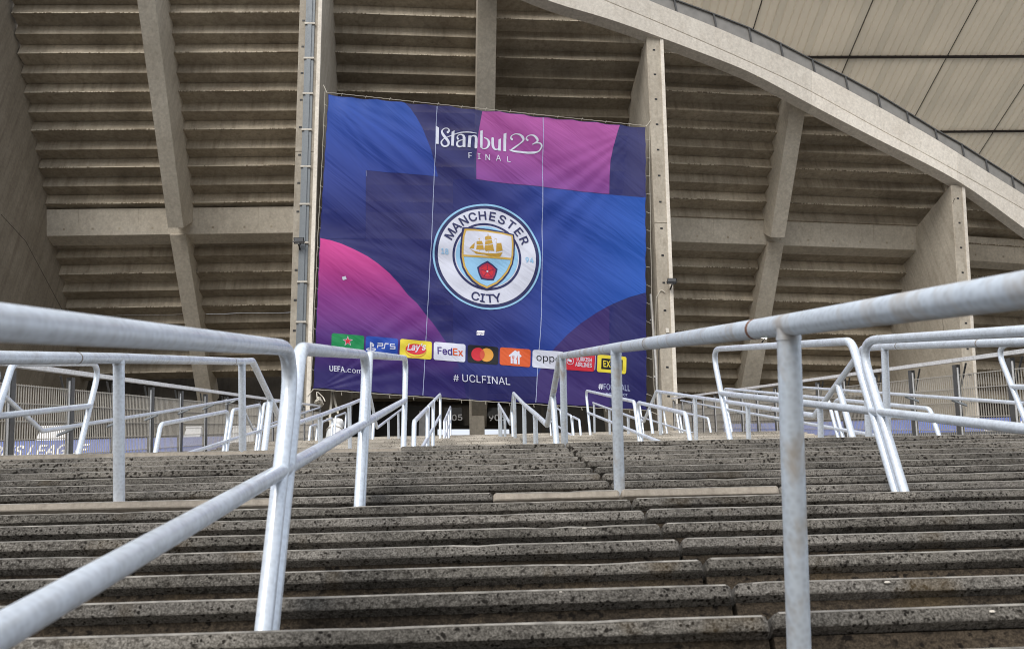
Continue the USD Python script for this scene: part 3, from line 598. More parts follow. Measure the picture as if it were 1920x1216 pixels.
for n_, c_ in (('ink_white', (216, 220, 244)), ('ink_sky', (150, 200, 238)), ('ink_navy', (44, 48, 96)), ('ink_gold', (208, 172, 84)), ('ink_gold_deep', (190, 150, 58)), ('ink_red', (206, 46, 62)), ('ink_crimson', (176, 44, 74)),
               ('ink_green', (28, 140, 84)), ('ink_ps', (38, 78, 178)), ('ink_yellow', (232, 214, 66)), ('ink_black', (20, 22, 28)), ('ink_orange', (214, 92, 44)), ('ink_amber', (222, 158, 66)), ('ink_mid', (206, 84, 62)), ('ink_purple', (66, 44, 130)), ('ink_pale', (176, 186, 222))):
    fabric(n_, lc(*c_))
def scallop(a, b, n, sag, out):
    a, b = np.array(a, float), np.array(b, float); d = b - a; nn = np.array([-d[1], d[0]]) / np.hypot(*d) * out
    return [tuple(a + d * k / (n * 6) + nn * sag * math.sin(math.pi * (k % 6) / 6)) for k in range(n * 6)]
outline = scallop(CTL, CTR, 13, 1.6, 1) + scallop(CTR, (1212, 500), 8, 1.2, 1) + scallop((1212, 500), CBR, 8, 1.2, 1) + scallop(CBR, (900, 750.5), 7, 1.5, 1) + scallop((900, 750.5), CBL, 7, 1.5, 1) + scallop(CBL, (599, 440), 8, 1.2, 1) + scallop((599, 440), CTL, 7, 1.2, 1)
outline_plain = [CTL, CTR, (1212, 500), CBR, (1100, 762), (900, 750), (740, 739), CBL, (592, 600), (600, 440), (607, 300)]
BANP = Polygon(outline)
bput('fabric', BANP, 'cloth_navy', 0)
clip = BANP.buffer(-1.0)
arc1 = [(757, 190), (770, 203), (781, 219), (792, 240), (801, 262), (808, 280), (813, 298), (818, 313), (822, 330)]
bput('printed_field', Polygon([(612, 176), (757, 190)] + arc1 + [(686, 318), (686, 447), (598, 447), (600, 300)]).intersection(clip), 'cloth_blue_left', 1)
bput('printed_field', Polygon([(906, 200), (1164, 230), (1157, 250), (1150, 275), (1145, 300), (1143, 330), (1143, 363), (893, 336), (894, 290), (897, 250), (902, 222)]).intersection(clip), 'cloth_magenta', 1)
arc2 = [(1213, 548), (1180, 557), (1150, 569), (1120, 585), (1090, 605), (1065, 626), (1040, 652), (1020, 680), (1008, 705)]
bput('printed_field', Polygon([(850, 334), (893, 337), (1143, 364), (1213, 371)] + arc2 + [(850, 705)]).intersection(clip), 'cloth_blue_right', 1)
bput('printed_field', Polygon([(1143, 572)] + arc2[3:] + [(1003, 756), (1143, 765)]).intersection(clip), 'cloth_dusk', 1)
arc3 = [(599, 446), (620, 450), (640, 456), (665, 467), (690, 480), (710, 494), (730, 511), (748, 530), (765, 551), (782, 567), (797, 586), (811, 603), (824, 621), (837, 640), (848, 660), (860, 686), (868, 712), (873, 735), (875, 752)]
bput('printed_field', Polygon([(585, 446)] + arc3 + [(585, 760)]).intersection(clip), 'cloth_pink', 1)
# sewn seams
def stroke(P, w): return LineString(P).buffer(w / 2, cap_style=2, join_style=1)
bput('seam', stroke([(819.5, 198), (816, 290), (810, 440), (801, 600), (793, 741)], 1.1).intersection(clip), 'ink_pale', 2)
bput('seam', stroke([(1018.5, 219), (1018, 400), (1016.5, 580), (1004, 757)], 1.1).intersection(clip), 'ink_pale', 2)
bput('seam', stroke([(686.5, 319), (686.5, 330)], .01).intersection(clip).buffer(.2), 'ink_pale', 2)
bput('care_label', Polygon([(641, 519), (648, 517.5), (650, 523), (643, 525)]), 'ink_white', 3)

# lettering drawn as strokes, in a 7.68x enlarged frame of the title
def Z(P, s=7.68, ox=790, oy=220): return [(ox + x / s, oy + y / s) for x, y in P]
def curve(P, n=10):
    P = np.asarray(P, float); Q = np.vstack([2 * P[0] - P[1], P, 2 * P[-1] - P[-2]]); out = []
    for i in range(1, len(Q) - 2):
        for s in np.linspace(0, 1, n, endpoint=False):
            a, b, c, d = Q[i - 1:i + 3]; out.append(.5 * (2 * b + (c - a) * s + (2 * a - 5 * b + 4 * c - d) * s ** 2 + (-a + 3 * b - 3 * c + d) * s ** 3))
    return np.array(out + [P[-1]])
def brush(P, W, n=10):
    """stroke of changing width"""
    C = curve(P, n); w = np.interp(np.linspace(0, 1, len(C)), np.linspace(0, 1, len(W)), W); t = np.gradient(C, axis=0); t /= np.linalg.norm(t, axis=1, keepdims=True) + 1e-9; nn = np.stack([-t[:, 1], t[:, 0]], 1)
    quads = []
    for i in range(len(C) - 1):
        q = Polygon([C[i] + nn[i] * w[i] / 2, C[i + 1] + nn[i + 1] * w[i + 1] / 2, C[i + 1] - nn[i + 1] * w[i + 1] / 2, C[i] - nn[i] * w[i] / 2]).buffer(0)
        quads += [q, Point(*C[i]).buffer(w[i] / 2, 4)]
    return unary_union(quads)
title = {
    'I': [Polygon([(214, 112), (258, 140), (250, 384), (210, 380)])],
    'S': [brush([(385, 205), (405, 180), (385, 152), (345, 148), (310, 170), (300, 205), (325, 255), (370, 310), (395, 355), (385, 395), (340, 415), (300, 395), (290, 350), (320, 310), (370, 280), (430, 255), (480, 235), (560, 215), (650, 210), (730, 218), (800, 230)],
                [34, 22, 12, 10, 16, 30, 40, 40, 36, 24, 26, 26, 22, 14, 10, 12, 14, 14, 16, 14, 6])],
    't': [Polygon([(440, 200), (482, 180), (470, 404), (430, 400)])],
    'a': [brush([(530, 300), (520, 275), (540, 248), (575, 240), (612, 262), (618, 300)], [28, 14, 12, 16, 30, 38]), Polygon([(600, 275), (638, 280), (638, 420), (598, 418)]), brush([(612, 308), (560, 325), (525, 345), (518, 385), (540, 410), (575, 412), (610, 395)], [10, 14, 24, 32, 26, 16, 10])],
    'n': [Polygon([(680, 258), (722, 262), (712, 426), (670, 420)]), brush([(700, 300), (730, 268), (765, 265), (788, 285), (792, 330), (788, 435)], [10, 12, 22, 34, 38, 38])],
    'b': [Polygon([(848, 195), (886, 182), (882, 440), (848, 430)]), brush([(865, 430), (895, 450), (940, 440), (970, 400), (975, 350), (950, 310), (905, 290)], [14, 14, 20, 34, 34, 22, 12])],
    'u': [brush([(1030, 300), (1030, 380), (1040, 430), (1070, 460), (1110, 450), (1130, 420)], [38, 38, 34, 22, 14, 10]), Polygon([(1115, 312), (1152, 296), (1146, 478), (1106, 474)])],
    'l': [Polygon([(1188, 232), (1228, 220), (1224, 484), (1184, 480)])],
    '2': [brush([(1310, 310), (1292, 290), (1305, 260), (1360, 240), (1420, 255), (1460, 290), (1468, 330), (1420, 375), (1340, 430), (1285, 470)], [30, 22, 12, 12, 24, 36, 26, 16, 26, 16]), brush([(1275, 462), (1340, 478), (1450, 490), (1560, 500), (1640, 498)], [10, 26, 28, 30, 30])],
    '3': [brush([(1530, 330), (1512, 312), (1522, 282), (1570, 262), (1620, 272), (1660, 310), (1668, 350), (1600, 390)], [28, 22, 12, 12, 24, 34, 26, 10]), brush([(1600, 385), (1660, 372), (1710, 378), (1732, 410), (1720, 450), (1690, 485), (1630, 500)], [8, 12, 18, 22, 18, 18, 28])]}
for ch, ps in title.items():
    g = unary_union([p.buffer(0) for p in ps]); g = affinity.affine_transform(g, [1 / 7.68, 0, 0, 1 / 7.68, 790, 220])
    bput('title_letter', g.simplify(.08), 'ink_white', 3, e=6)
def text_at(name, txt, x, y, h, m, bold=False, slope=.088, width=None, lay=3, parent=None, shear=-.04, spread=None):
    """text with its baseline starting at (x, y) of the sheet"""
    tm = meshkit.text_mesh(txt, 1.0, .002, bold); v = np.array(tm.vertices); f = np.array(tm.faces)
    keep = np.all(v[f][:, :, 2] > .001, axis=1); f = f[keep]
    sx = h if width is None else width / v[:, 0].max()
    X = v[:, 0] * sx; Yh = v[:, 1] * h
    return bput(name, (np.stack([x + X + shear * Yh, y + slope * X - Yh, 0 * X], 1), f), m, lay, parent, e=8.)
for ch, x, y in (('F', 878, 295), ('I', 895.8, 296.7), ('N', 909.6, 298.8), ('A', 930, 300.6), ('L', 950.4, 302.8)): text_at('title_letter', ch, x, y, 10.6, 'ink_white')
# crest
EX, EY, CC = np.array([101.6, 8.6]), np.array([-1.5, 99.0]), np.array([913.4, 480.0])
def cre(P): P = np.asarray(P, float); return CC + P[:, :1] * EX + P[:, 1:2] * EY
def disc(r, n=96): a = np.linspace(0, 2 * np.pi, n, endpoint=False); return Polygon(cre(np.stack([r * np.cos(a), r * np.sin(a)], 1)))
crest = bput('crest', disc(1.0), 'ink_sky', 3, label='round crest with a shield, a ship and a red flower')
bput('ring', disc(.965), 'ink_navy', 4, crest); bput('ring', disc(.905), 'ink_white', 5, crest); bput('ring', disc(.635), 'ink_navy', 6, crest); bput('ring', disc(.592), 'ink_white', 7, crest); bput('ring', disc(.572), 'ink_sky', 8, crest)
Z5 = lambda P: [(800 + x / 5.526, 370 + y / 5.526) for x, y in P]
sh_o = [(370, 308), (500, 308), (640, 320), (780, 345), (907, 378), (918, 480), (912, 600), (895, 690), (855, 780), (800, 850), (735, 905), (625, 957), (540, 920), (470, 870), (410, 800), (370, 720), (348, 610), (348, 500), (358, 400)]
sh_i = [(393, 324), (500, 326), (640, 337), (780, 360), (895, 390), (902, 480), (898, 600), (882, 685), (842, 770), (790, 835), (730, 887), (626, 938), (548, 903), (482, 855), (425, 788), (386, 712), (366, 608), (366, 500), (375, 400)]
sh_f = [(412, 345), (500, 345), (640, 356), (780, 378), (878, 402), (885, 480), (880, 600), (865, 680), (826, 760), (776, 822), (722, 870), (627, 915), (558, 885), (495, 840), (440, 776), (404, 705), (386, 605), (386, 500), (394, 400)]
shield = bput('shield', Polygon(Z5(sh_o)), 'ink_navy', 9, crest)
def sub(name, poly, m, lay): return bput(name, poly, m, lay, crest, e=6.)
sub('shield_border', Polygon(Z5(sh_i)), 'ink_gold', 10)
fld = Polygon(Z5(sh_f))
sub('shield_field', fld.intersection(Polygon(Z5([(300, 200), (1000, 200), (1000, 645), (300, 590)]))), 'ink_white', 11)
sub('shield_field', fld.intersection(Polygon(Z5([(300, 600), (1000, 655), (1000, 1000), (300, 1000)]))), 'ink_sky', 11)
sub('shield_bar', Polygon(Z5([(300, 580), (1000, 634), (1000, 655), (300, 600)])).intersection(fld), 'ink_gold', 12)
Z10 = lambda P: [(860 + x / 10.136, 420 + y / 10.136) for x, y in P]
for q in ([(205, 455), (250, 400), (308, 350), (292, 462)], [(340, 325), (440, 318), (462, 380), (340, 388)], [(345, 405), (462, 395), (480, 490), (330, 480)], [(500, 240), (560, 215), (618, 225), (630, 285), (505, 305)],
          [(505, 320), (630, 300), (645, 370), (498, 392)], [(500, 408), (648, 388), (672, 515), (560, 505), (520, 520), (482, 480)], [(725, 365), (810, 358), (835, 505), (760, 520), (708, 530)]):
    sub('ship_sail', Polygon(Z10(q)), 'ink_gold_deep', 12)
sub('ship_hull', Polygon(Z10([(200, 460), (290, 505), (420, 540), (560, 558), (700, 560), (835, 535), (800, 600), (770, 620), (600, 605), (480, 580), (330, 560), (300, 530)])), 'ink_gold_deep', 12)
for a, b in (((400, 265), (400, 525)), ((565, 185), (565, 560)), ((715, 275), (712, 540)), ((370, 280), (410, 265)), ((540, 192), (575, 184)), ((670, 290), (720, 275))): sub('ship_mast', stroke(Z10([a, b]), .6), 'ink_gold', 12)
cx, cy = 550, 890
def star(rads, off=-90, n=5):
    P = []
    for k in range(n * 2):
        a = math.radians(off + k * 180 / n); r = rads[k % 2]; P.append((cx + r * math.cos(a), cy + 6 * math.cos(a) + r * .95 * math.sin(a) + .06 * r * math.cos(a)))
    return P
sub('flower', Polygon(Z10(star((200, 172)))).buffer(.6), 'ink_navy', 12); sub('flower', Polygon(Z10(star((168, 150)))), 'ink_crimson', 13); sub('flower', Polygon(Z10(star((122, 112), -90))), 'ink_red', 14)
for k in range(5):
    a = math.radians(-90 + 72 * k); sub('flower_vein', stroke(Z10([(cx + 18 * math.cos(a), cy + 18 * math.sin(a)), (cx + 128 * math.cos(a), cy + 125 * math.sin(a))]), .7), 'ink_navy', 15)
sub('flower_heart', Point(*Z10([(cx, cy)])[0]).buffer(1.7), 'ink_white', 15)
def arc_text(txt, a0, a1, rb, h, m, inward=False):
    n = len(txt)
    for i, ch in enumerate(txt):
        tm = meshkit.text_mesh(ch, 1.0, .002, True); v = np.array(tm.vertices); f = np.array(tm.faces); f = f[np.all(v[f][:, :, 2] > .001, axis=1)]
        wd = v[:, 0].max() - v[:, 0].min(); xx = (v[:, 0] - v[:, 0].min() - wd / 2) * h * 1.08; yy = v[:, 1] * h
        a = math.radians(a0 + (a1 - a0) * (i / (n - 1)))
        if not inward: er, et = np.array([math.sin(a), -math.cos(a)]), np.array([math.cos(a), math.sin(a)])
        else: er, et = -np.array([math.sin(a), -math.cos(a)]), -np.array([math.cos(a), math.sin(a)])
        o = (er * rb) if not inward else (-er * rb)
        P = cre(o + yy[:, None] * er + xx[:, None] * et)
        bput('crest_letter', (np.column_stack([P, 0 * xx]), f), m, 7, crest, e=8.)
arc_text('MANCHESTER', -62, 62, .70, .155, 'ink_navy'); arc_text('CITY', 194.5, 165.5, .868, .155, 'ink_navy', True)
text_at('crest_number', '18', 826.5, 474.0, 9.5, 'ink_sky', True, lay=7, parent=crest, width=15); text_at('crest_number', '94', 984.5, 491.0, 9.5, 'ink_sky', True, lay=7, parent=crest, width=16.5)
# row of sponsor tiles
def rrect(x, w, h, y0, r=4, sl=.08, shx=-.035):
    g = sbox(0, 0, w, h).buffer(-r).buffer(r); return affinity.affine_transform(g, [1, shx, sl, 1, x, y0])
TX = [622, 686, 750.3, 814, 877.8, 938.3, 999.5, 1062, 1120]; TW = [61, 60.5, 60, 59.5, 57.5, 57.5, 57, 53, 54.5]; TC = ['green', 'ps', 'yellow', 'white', 'black', 'orange', 'white', 'red', 'yellow']
TILE = []
for x, w, c_ in zip(TX, TW, TC):
    y = 624.5 + (x - 622) * .0797; h = 35.0 - (x - 622) * .005; TILE.append((x, y, w, h))
    t_ = bput('sponsor_tile', rrect(x, w, h, y), 'ink_' + c_, 3); TILE[-1] += (t_,)
def on(i, fx, fy): x, y, w, h, _ = TILE[i]; return x + fx * w - .035 * fy * h, y + .08 * fx * w + fy * h
def star5(c0, r0, r1): return Polygon([(c0[0] + (r0, r1)[k % 2] * math.sin(math.radians(36 * k)), c0[1] - (r0, r1)[k % 2] * math.cos(math.radians(36 * k))) for k in range(10)])
bput('emblem', star5(on(0, .5, .36), 10.2, 4.2), 'ink_white', 4, TILE[0][4], e=5); bput('emblem', star5(on(0, .5, .36), 8.0, 3.3), 'ink_red', 5, TILE[0][4], e=5)
x, y = on(1, .17, .62); bput('emblem', unary_union([Polygon([(x - 2, y + 5), (x - 2, y - 11), (x + 2.6, y - 9.6), (x + 6, y - 6), (x + 5.4, y - 2), (x + 2, y - 2.4), (x + 2.2, y - 7), (x + 1, y - 7.4), (x + 1, y + 6)]), stroke(curve([(x - 3, y + .5), (x - 8, y + 2.4), (x - 6, y + 4.6), (x - 2.6, y + 3.6)]), 2), stroke(curve([(x + 2, y + 1.2), (x + 8, y + 1.6), (x + 7.4, y + 4), (x + 2, y + 5.6)]), 2)]), 'ink_white', 4, TILE[1][4], e=5)
for P in ([(0, 8), (0, 3.6), (9.6, 4.4), (9.6, 0), (0, -.6)], [(21, .7), (14.6, 0), (13.4, 4.8), (13, 9), (7.6, 8.6)], [(33, 1.6), (24.4, 1), (24.4, 5.2), (33, 6), (33, 10.2), (23.4, 9.6)]):
    x, y = on(1, .37, .36); bput('lettering', stroke([(x + a * .98, y + b) for a, b in P], 1.9), 'ink_white', 4, TILE[1][4], e=5)
c0 = np.array(on(2, .5, .5)); el = lambda rx, ry, dy=0: affinity.rotate(affinity.scale(Point(c0[0], c0[1] + dy).buffer(1, 24), rx, ry), 5)
bput('emblem', el(20.5, 16.0), 'ink_amber', 4, TILE[2][4], e=6); bput('emblem', el(19.8, 14.4, -1), 'ink_yellow', 5, TILE[2][4], e=6)
bput('emblem', unary_union([el(19.0, 10.2), ]), 'ink_red', 6, TILE[2][4], e=6)
x, y = on(2, .21, .60); text_at('lettering', 'Lay\u2019s', x, y, 12.5, 'ink_white', True, slope=-.02, width=35, lay=7, parent=TILE[2][4], shear=.22)
x, y = on(3, .10, .66); text_at('lettering', 'Fed', x, y, 13.0, 'ink_purple', True, width=29, lay=4, parent=TILE[3][4]); x, y = on(3, .585, .665); text_at('lettering', 'Ex', x, y, 13.0, 'ink_orange', True, width=20.5, lay=4, parent=TILE[3][4])
ca, cb = Point(*on(4, .34, .50)).buffer(12.6, 24), Point(*on(4, .62, .50)).buffer(12.8, 24)
bput('emblem', ca, 'ink_red', 4, TILE[4][4]); bput('emblem', cb, 'ink_amber', 5, TILE[4][4]); bput('emblem', ca.intersection(cb), 'ink_mid', 6, TILE[4][4])
hx, hy = on(5, .5, .5); hp = lambda P: Polygon([(hx + a, hy + b) for a, b in P])
house = hp([(-8.5, 12), (-8.5, -1.5), (-11.5, -1), (-12, -3.2), (0, -13.2), (5, -9.6), (5, -11.6), (8.2, -11.2), (8.2, -6.4), (12, -2.4), (10.8, .2), (8.4, -.6), (8.4, 13.6)])
fork = unary_union([stroke([(hx - 4.2, hy + 13), (hx - 3.9, hy + 2)], 1.6), stroke([(hx - 5.8, hy - 3), (hx - 5.4, hy + 1.6), (hx - 3.9, hy + 2.6), (hx - 2.2, hy + 1.8), (hx - 2.2, hy - 2.8)], 1.0), stroke([(hx - 4, hy - 3), (hx - 4, hy + 2)], .9)])
knife = Polygon([(hx + 3.4, hy + 13), (hx + 3.2, hy + 5), (hx + 1.6, hy + 4.6), (hx + 4.6, hy - 4), (hx + 5.2, hy + 13)])
bput('emblem', house.difference(fork).difference(knife), 'ink_white', 4, TILE[5][4], e=6)
x, y = on(6, .12, .60); text_at('lettering', 'oppo', x, y, 13.2, 'ink_black', False, width=46, lay=4, parent=TILE[6][4])
x, y = on(7, .34, .46); text_at('lettering', 'TURKISH', x, y, 7.4, 'ink_white', True, width=30, lay=4, parent=TILE[7][4]); x, y = on(7, .33, .76); text_at('lettering', 'AIRLINES', x, y, 7.4, 'ink_white', True, width=31, lay=4, parent=TILE[7][4])
q = Point(*on(7, .15, .5)); bput('emblem', q.buffer(6.6).difference(q.buffer(5.7)), 'ink_white', 4, TILE[7][4], e=6); bput('emblem', affinity.rotate(affinity.scale(Point(q.x - 1, q.y - 1).buffer(1), 4.4, 2.2), 25), 'ink_white', 4, TILE[7][4], e=6)
bput('divider', stroke([on(8, -.07, .02), on(8, -.07, .9)], .9), 'ink_white', 3)
bput('emblem', rrect(on(8, .14, .2)[0], 40, 20, on(8, .14, .2)[1], 1.2), 'ink_black', 4, TILE[8][4]); x, y = on(8, .20, .68); text_at('lettering', 'EXXEN', x, y, 11.5, 'ink_yellow', True, width=35, lay=5, parent=TILE[8][4])
text_at('lettering', 'UEFA', 617, 694.5, 9.8, 'ink_white', True, width=29.5, slope=.075); text_at('lettering', '.com', 647, 697, 9.0, 'ink_white', False, width=33, slope=.075)
text_at('lettering', '#', 850, 714.0, 12.5, 'ink_white'); text_at('lettering', 'UCLFINAL', 865.5, 714.6, 13.5, 'ink_white', False, width=91, slope=.075)
text_at('lettering', '#', 1122, 729, 10.5, 'ink_white', True); text_at('lettering', 'FOOTBALL', 1131.5, 729.6, 11.0, 'ink_pale', False, width=50, slope=.06)
text_at('lettering', 'THE RESPECT', 1135, 739.5, 4.2, 'ink_pale', True, width=42, slope=.06)
# hem cord and ties
def bpt(x, y, d=.03): P, _ = bmap(np.array([[x, y]], float), 0); return P[0] + BN * d
def cordline(P, name, r=.008, m='rope'): M(name, tube([bpt(*p) for p in P], r, 6), m, banner, smooth=40)
cordline([(612, 174), (760, 189), (900, 204), (1060, 221), (1213, 236)], 'hem_cord', .010)
cordline([(586, 729.5), (740, 740.5), (900, 751.5), (1100, 763.5), (1215, 769.5)], 'hem_cord', .010)
cordline([(1217.5, 234), (1219, 400), (1221, 560), (1224, 680), (1228, 765)], 'lacing_cord')
cordline([(609.5, 172), (604, 300), (596, 440), (589, 590), (583, 725)], 'lacing_cord')
for y in range(262, 740, 34): cordline([(1211.5, y), (1217.8 + (y > 500) * 1.5 + (y > 640) * 3, y + (y > 500) * 3 + 1)], 'tie', .008)
for y in range(200, 720, 38): cordline([(614 - (y - 176) * .0505, y), (608.2 - (y - 176) * .047, y - 3)], 'tie', .008)
for x in range(640, 1210, 45):
    yt = 176 + (x - 615) * .104; cordline([(x, yt + 1), (x + 2, yt - 4)], 'tie', .008); yb = 732 + (x - 587) * .0615 + 1; cordline([(x, yb - 1), (x + 1, yb + 5)], 'tie', .008)
cordline([(613, 175), (610, 168), (606.5, 160)], 'corner_rope', .014); cordline([(1211, 237), (1216, 232), (1221, 224)], 'corner_rope', .014)
cordline([(588, 729), (583, 735), (577, 742)], 'corner_rope', .014); cordline([(1213, 769), (1222, 772), (1236, 778)], 'corner_rope', .014)

# ================================================================ RAILINGS
PHI = math.atan(TP); NV = np.array([0, math.sin(PHI), -math.cos(PHI)])
def foot(p, d):
    """length from p along d down to the tread it lands on"""
    s = .2
    while s < 2.2:
        q = p + d * s
        if q[2] <= ztread(q[0], q[1]) + .002: break
        s += .004
    return s
RP = .0302; RL = .0252
def rail_obj(name, label, cat, X, path, posts, m, base, group=None, start=None):
    """one continuous bent tube carried on round posts; path and posts in the plane X = const as (Y, Z) and (Y, Z, vertical?)"""
    t = thing(name, label, cat, base, group)
    P = fillet([(X, y, z) for y, z in path], .10)
    M('top_rail', tube(P, RP, 18), m, t, smooth=40)
    for y, z, vert in posts:
        p = np.array([X, y, z]); d = np.array([0, 0, -1.0]) if vert else NV; s = foot(p, d)
        M('post', tube([p + d * .01, p + d * (s + .01)], RP * 1.04, 18), m, t, smooth=40)
        M('weld_bead', tube([p + d * (RP + .000), p + d * (RP + .005), p + d * (RP + .010)], RP * 1.10, 18), 'galvanised_worn', t, smooth=40)
        q = p + d * s
        if y < 2.1 and X > 0: M('base_plate', obox(q + np.array([.02, .04, .006]), np.eye(3), (.075, .05, .006)), 'rust', t)
    return t
def zy(pts, y):
    for (a, b), (c, d) in zip(pts, pts[1:]):
        if a <= y <= c: return b + (d - b) * (y - a) / (c - a)
    return pts[-1][1]
pTR1 = [(.35, .335), (1.12, .79), (1.98, 1.30), (4.33, 2.71), (7.18, 4.41), (8.92, 4.59), (10.49, 5.57), (12.54, 6.83), (15.25, 8.55), (17.03, 8.80), (23.36, 12.75)]
pTL = [(.6, .44), (3.39, 2.13), (4.42, 2.76), (6.82, 4.20), (7.12, 4.39), (8.68, 4.51), (10.67, 5.71), (13.17, 7.24), (15.85, 8.90), (17.30, 8.93), (24.24, 13.19)]
pTR2 = [(.6, .44), (5.05, 3.14), (6.67, 4.13), (7.05, 4.35), (8.48, 4.40), (10.46, 5.61), (12.85, 7.06), (15.44, 8.63), (16.99, 8.77), (23.65, 12.87)]
def tposts(p, fl1, A, V, S2_, C, D, f3):
    out = [(y, zy(p, y), False) for y in fl1]
    for y in A + S2_ + C + f3: out.append((y, zy(p, y), False))
    for y in V + D: out.append((y, zy(p, y), True))
    return out
xR1, xL, xR2 = .854, -1.975, 3.683
rail_obj('tube_railing', 'weathered grey tube railing close by on the right with stained posts', 'railing', xR1, pTR1, tposts(pTR1, [.95, 1.985, 4.42], [6.98], [8.1], [10.45, 12.5], [15.05], [16.2], [19.6, 21.9, 23.25]), 'galvanised_worn', (xR1, 1.0, -.3), 'single tube railings on posts')
for y in (2.22,):
    M('weld_ring', tube([(xR1, y - .008, zy(pTR1, y - .008)), (xR1, y + .008, zy(pTR1, y + .008))], RP * 1.035, 18), 'rust', '/World/tube_railing', smooth=40)
rail_obj('tube_railing', 'long plain tube railing on thin posts, left of the nearest looped rails', 'railing', xL, pTL, tposts(pTL, [2.3, 4.42], [6.80], [7.95], [9.0, 10.67, 13.17], [15.7], [16.6], [19.6, 22.2, 24.1]), 'galvanised', (xL, 2.0, 0), 'single tube railings on posts')
rail_obj('tube_railing', 'single tube railing with a bent middle run, right of the leaning looped rails', 'railing', xR2, pTR2, tposts(pTR2, [2.2, 4.4, 6.67], [7.0], [7.75], [8.3, 10.46, 12.85], [15.2], [16.3], [18.6, 21.0, 23.5]), 'galvanised', (xR2, 2.0, 0), 'single tube railings on posts')

for nm, X, pp, yl in (('/World/tube_railing', xR1, pTR1, (3.6, 6.4, 9.7)), ('/World/tube_railing_001', xL, pTL, (3.95, 6.55, 9.6, 12.2)), ('/World/tube_railing_002', xR2, pTR2, (5.4, 6.45, 9.6, 12.2))):
    for y in yl: M('sleeve_joint', tube([(X, y - .004, zy(pp, y - .004)), (X, y + .004, zy(pp, y + .004))], RP * 1.03, 18), 'tape_brown', nm, smooth=40)
FXL, FXR = -4.62, 6.60
def wall_rail(label, X, fx, pts, brk, base):
    t = thing('wall_handrail', label, 'handrail', base)
    M('top_rail', tube(fillet([(X, y, z) for y, z in pts], .08), .024, 14), 'galvanised', t, smooth=40)
    for y in brk:
        z = zy(pts, y)
        M('bracket', loft([(fx, y - .01, z - .13), (fx, y + .01, z - .13), (fx, y + .01, z - .10), (fx, y - .01, z - .10)], [(X, y - .01, z - .045), (X, y + .01, z - .045), (X, y + .01, z - .02), (X, y - .01, z - .02)]), 'duct_grey', t)
wall_rail('thin handrail bracketed to the mesh fence left of the stairs', -4.44, FXL, [(2.0, 1.36), (6.95, 4.36), (8.57, 4.48), (11.69, 6.37), (15.41, 8.65), (16.77, 8.68), (21.27, 11.46), (23.81, 13.01)], [9.25, 10.45, 11.6, 12.85, 14.0, 15.25, 17.6, 19.9, 22.2], (-4.44, 8, 3.5))
wall_rail('thin handrail bracketed to the mesh fence right of the stairs', 6.42, FXR, [(2.0, 1.40), (7.0, 4.42), (7.45, 3.80 + .72), (9.03, 4.74 + .04), (15.15, 8.49), (16.5, 8.52), (20.27, 10.80), (24.0, 13.08)], [10.4, 11.5, 12.6, 13.7, 17.0, 19.2, 21.4, 23.4], (6.42, 8, 3.5))

def loops(label, X, fl, spans, mid, m='galvanised', group='looped pipe railings'):
    """bent loops standing end to end, tied by one lower pipe; spans (Y0, Z0, Y1, Z1)"""
    y0 = spans[0][0]; t = thing('loop_railing', label, 'railing', (X, y0, ztread(X, y0)), group)
    for i, (ya, za, yb, zb) in enumerate(spans):
        fa, fb = ztread(X, ya), ztread(X, yb)
        M('loop', tube(fillet([(X, ya, fa - .01), (X, ya, za), (X, yb, zb), (X, yb, fb - .01)], .13, 8), RL, 18), m, t, smooth=40)
    (a, b), (c, d) = mid
    M('mid_rail', tube([(X, a, b), (X, c, d)], RL * .97, 18), m, t, smooth=40)
    return t
SLP = TP
def sp(h, Y, fl): return Z0 + (Y - (fl - 1) * L - Y0) * SLP + h
def mk(fl, ys, h): return [(a, sp(h, a, fl), b, sp(h, b, fl)) for a, b in ys]
xA, xB, xC, xD = -.588, 2.33, -3.40, 5.12
def md(fl, a, b, h=.465): return ((a, sp(h, a, fl)), (b, sp(h, b, fl)))
loops('bright looped railing nearest on the left, its lower pipe crossing the bottom corner', xA, 1, mk(1, [(.42, 2.60), (2.69, 4.47), (4.56, 7.25)], .915), md(1, .42, 7.25))
loops('looped railing in the left middle of the second flight', xA, 2, mk(2, [(8.55, 11.2), (11.35, 12.9), (13.05, 16.0)], .945), md(2, 9.6, 16.0))
loops('small looped railing left of the numbered gates on the top flight', xA, 3, mk(3, [(18.4, 20.3), (20.5, 22.6), (22.75, 24.6)], .93), md(3, 19.0, 24.6))
loops('leaning looped railing at the right edge, paired posts on the lower flight', xB, 1, mk(1, [(.7, 2.3), (2.40, 4.48), (4.57, 7.26)], .945), md(1, .7, 7.26))
loops('looped railing right of centre on the second flight, in front of the banner corner', xB, 2, mk(2, [(8.6, 11.05), (11.2, 12.62), (12.72, 15.72)], .965), md(2, 9.0, 15.72))
loops('small looped railing right of centre on the top flight', xB, 3, mk(3, [(17.1, 18.3), (18.4, 20.3), (20.5, 23.4)], 1.0), md(3, 17.4, 23.4))
loops('looped railing at the left edge before the mesh fence, lower flight', xC, 1, mk(1, [(.7, 2.9), (3.0, 5.75), (5.88, 7.26)], .925), md(1, .7, 7.26, .48))
loops('looped railing along the left fence on the second flight', xC, 2, mk(2, [(9.0, 11.45), (11.6, 13.15), (13.3, 14.9)], .95), md(2, 9.6, 14.9))
loops('small looped railing by the left fence on the top flight', xC, 3, mk(3, [(17.35, 18.15), (18.7, 20.1), (20.5, 22.2)], .97), md(3, 18.4, 22.2))
loops('looped railing at the far right edge, lower flight, only its end in view', xD, 1, mk(1, [(3.2, 5.2), (5.35, 7.28)], .93), md(1, 3.2, 7.28))
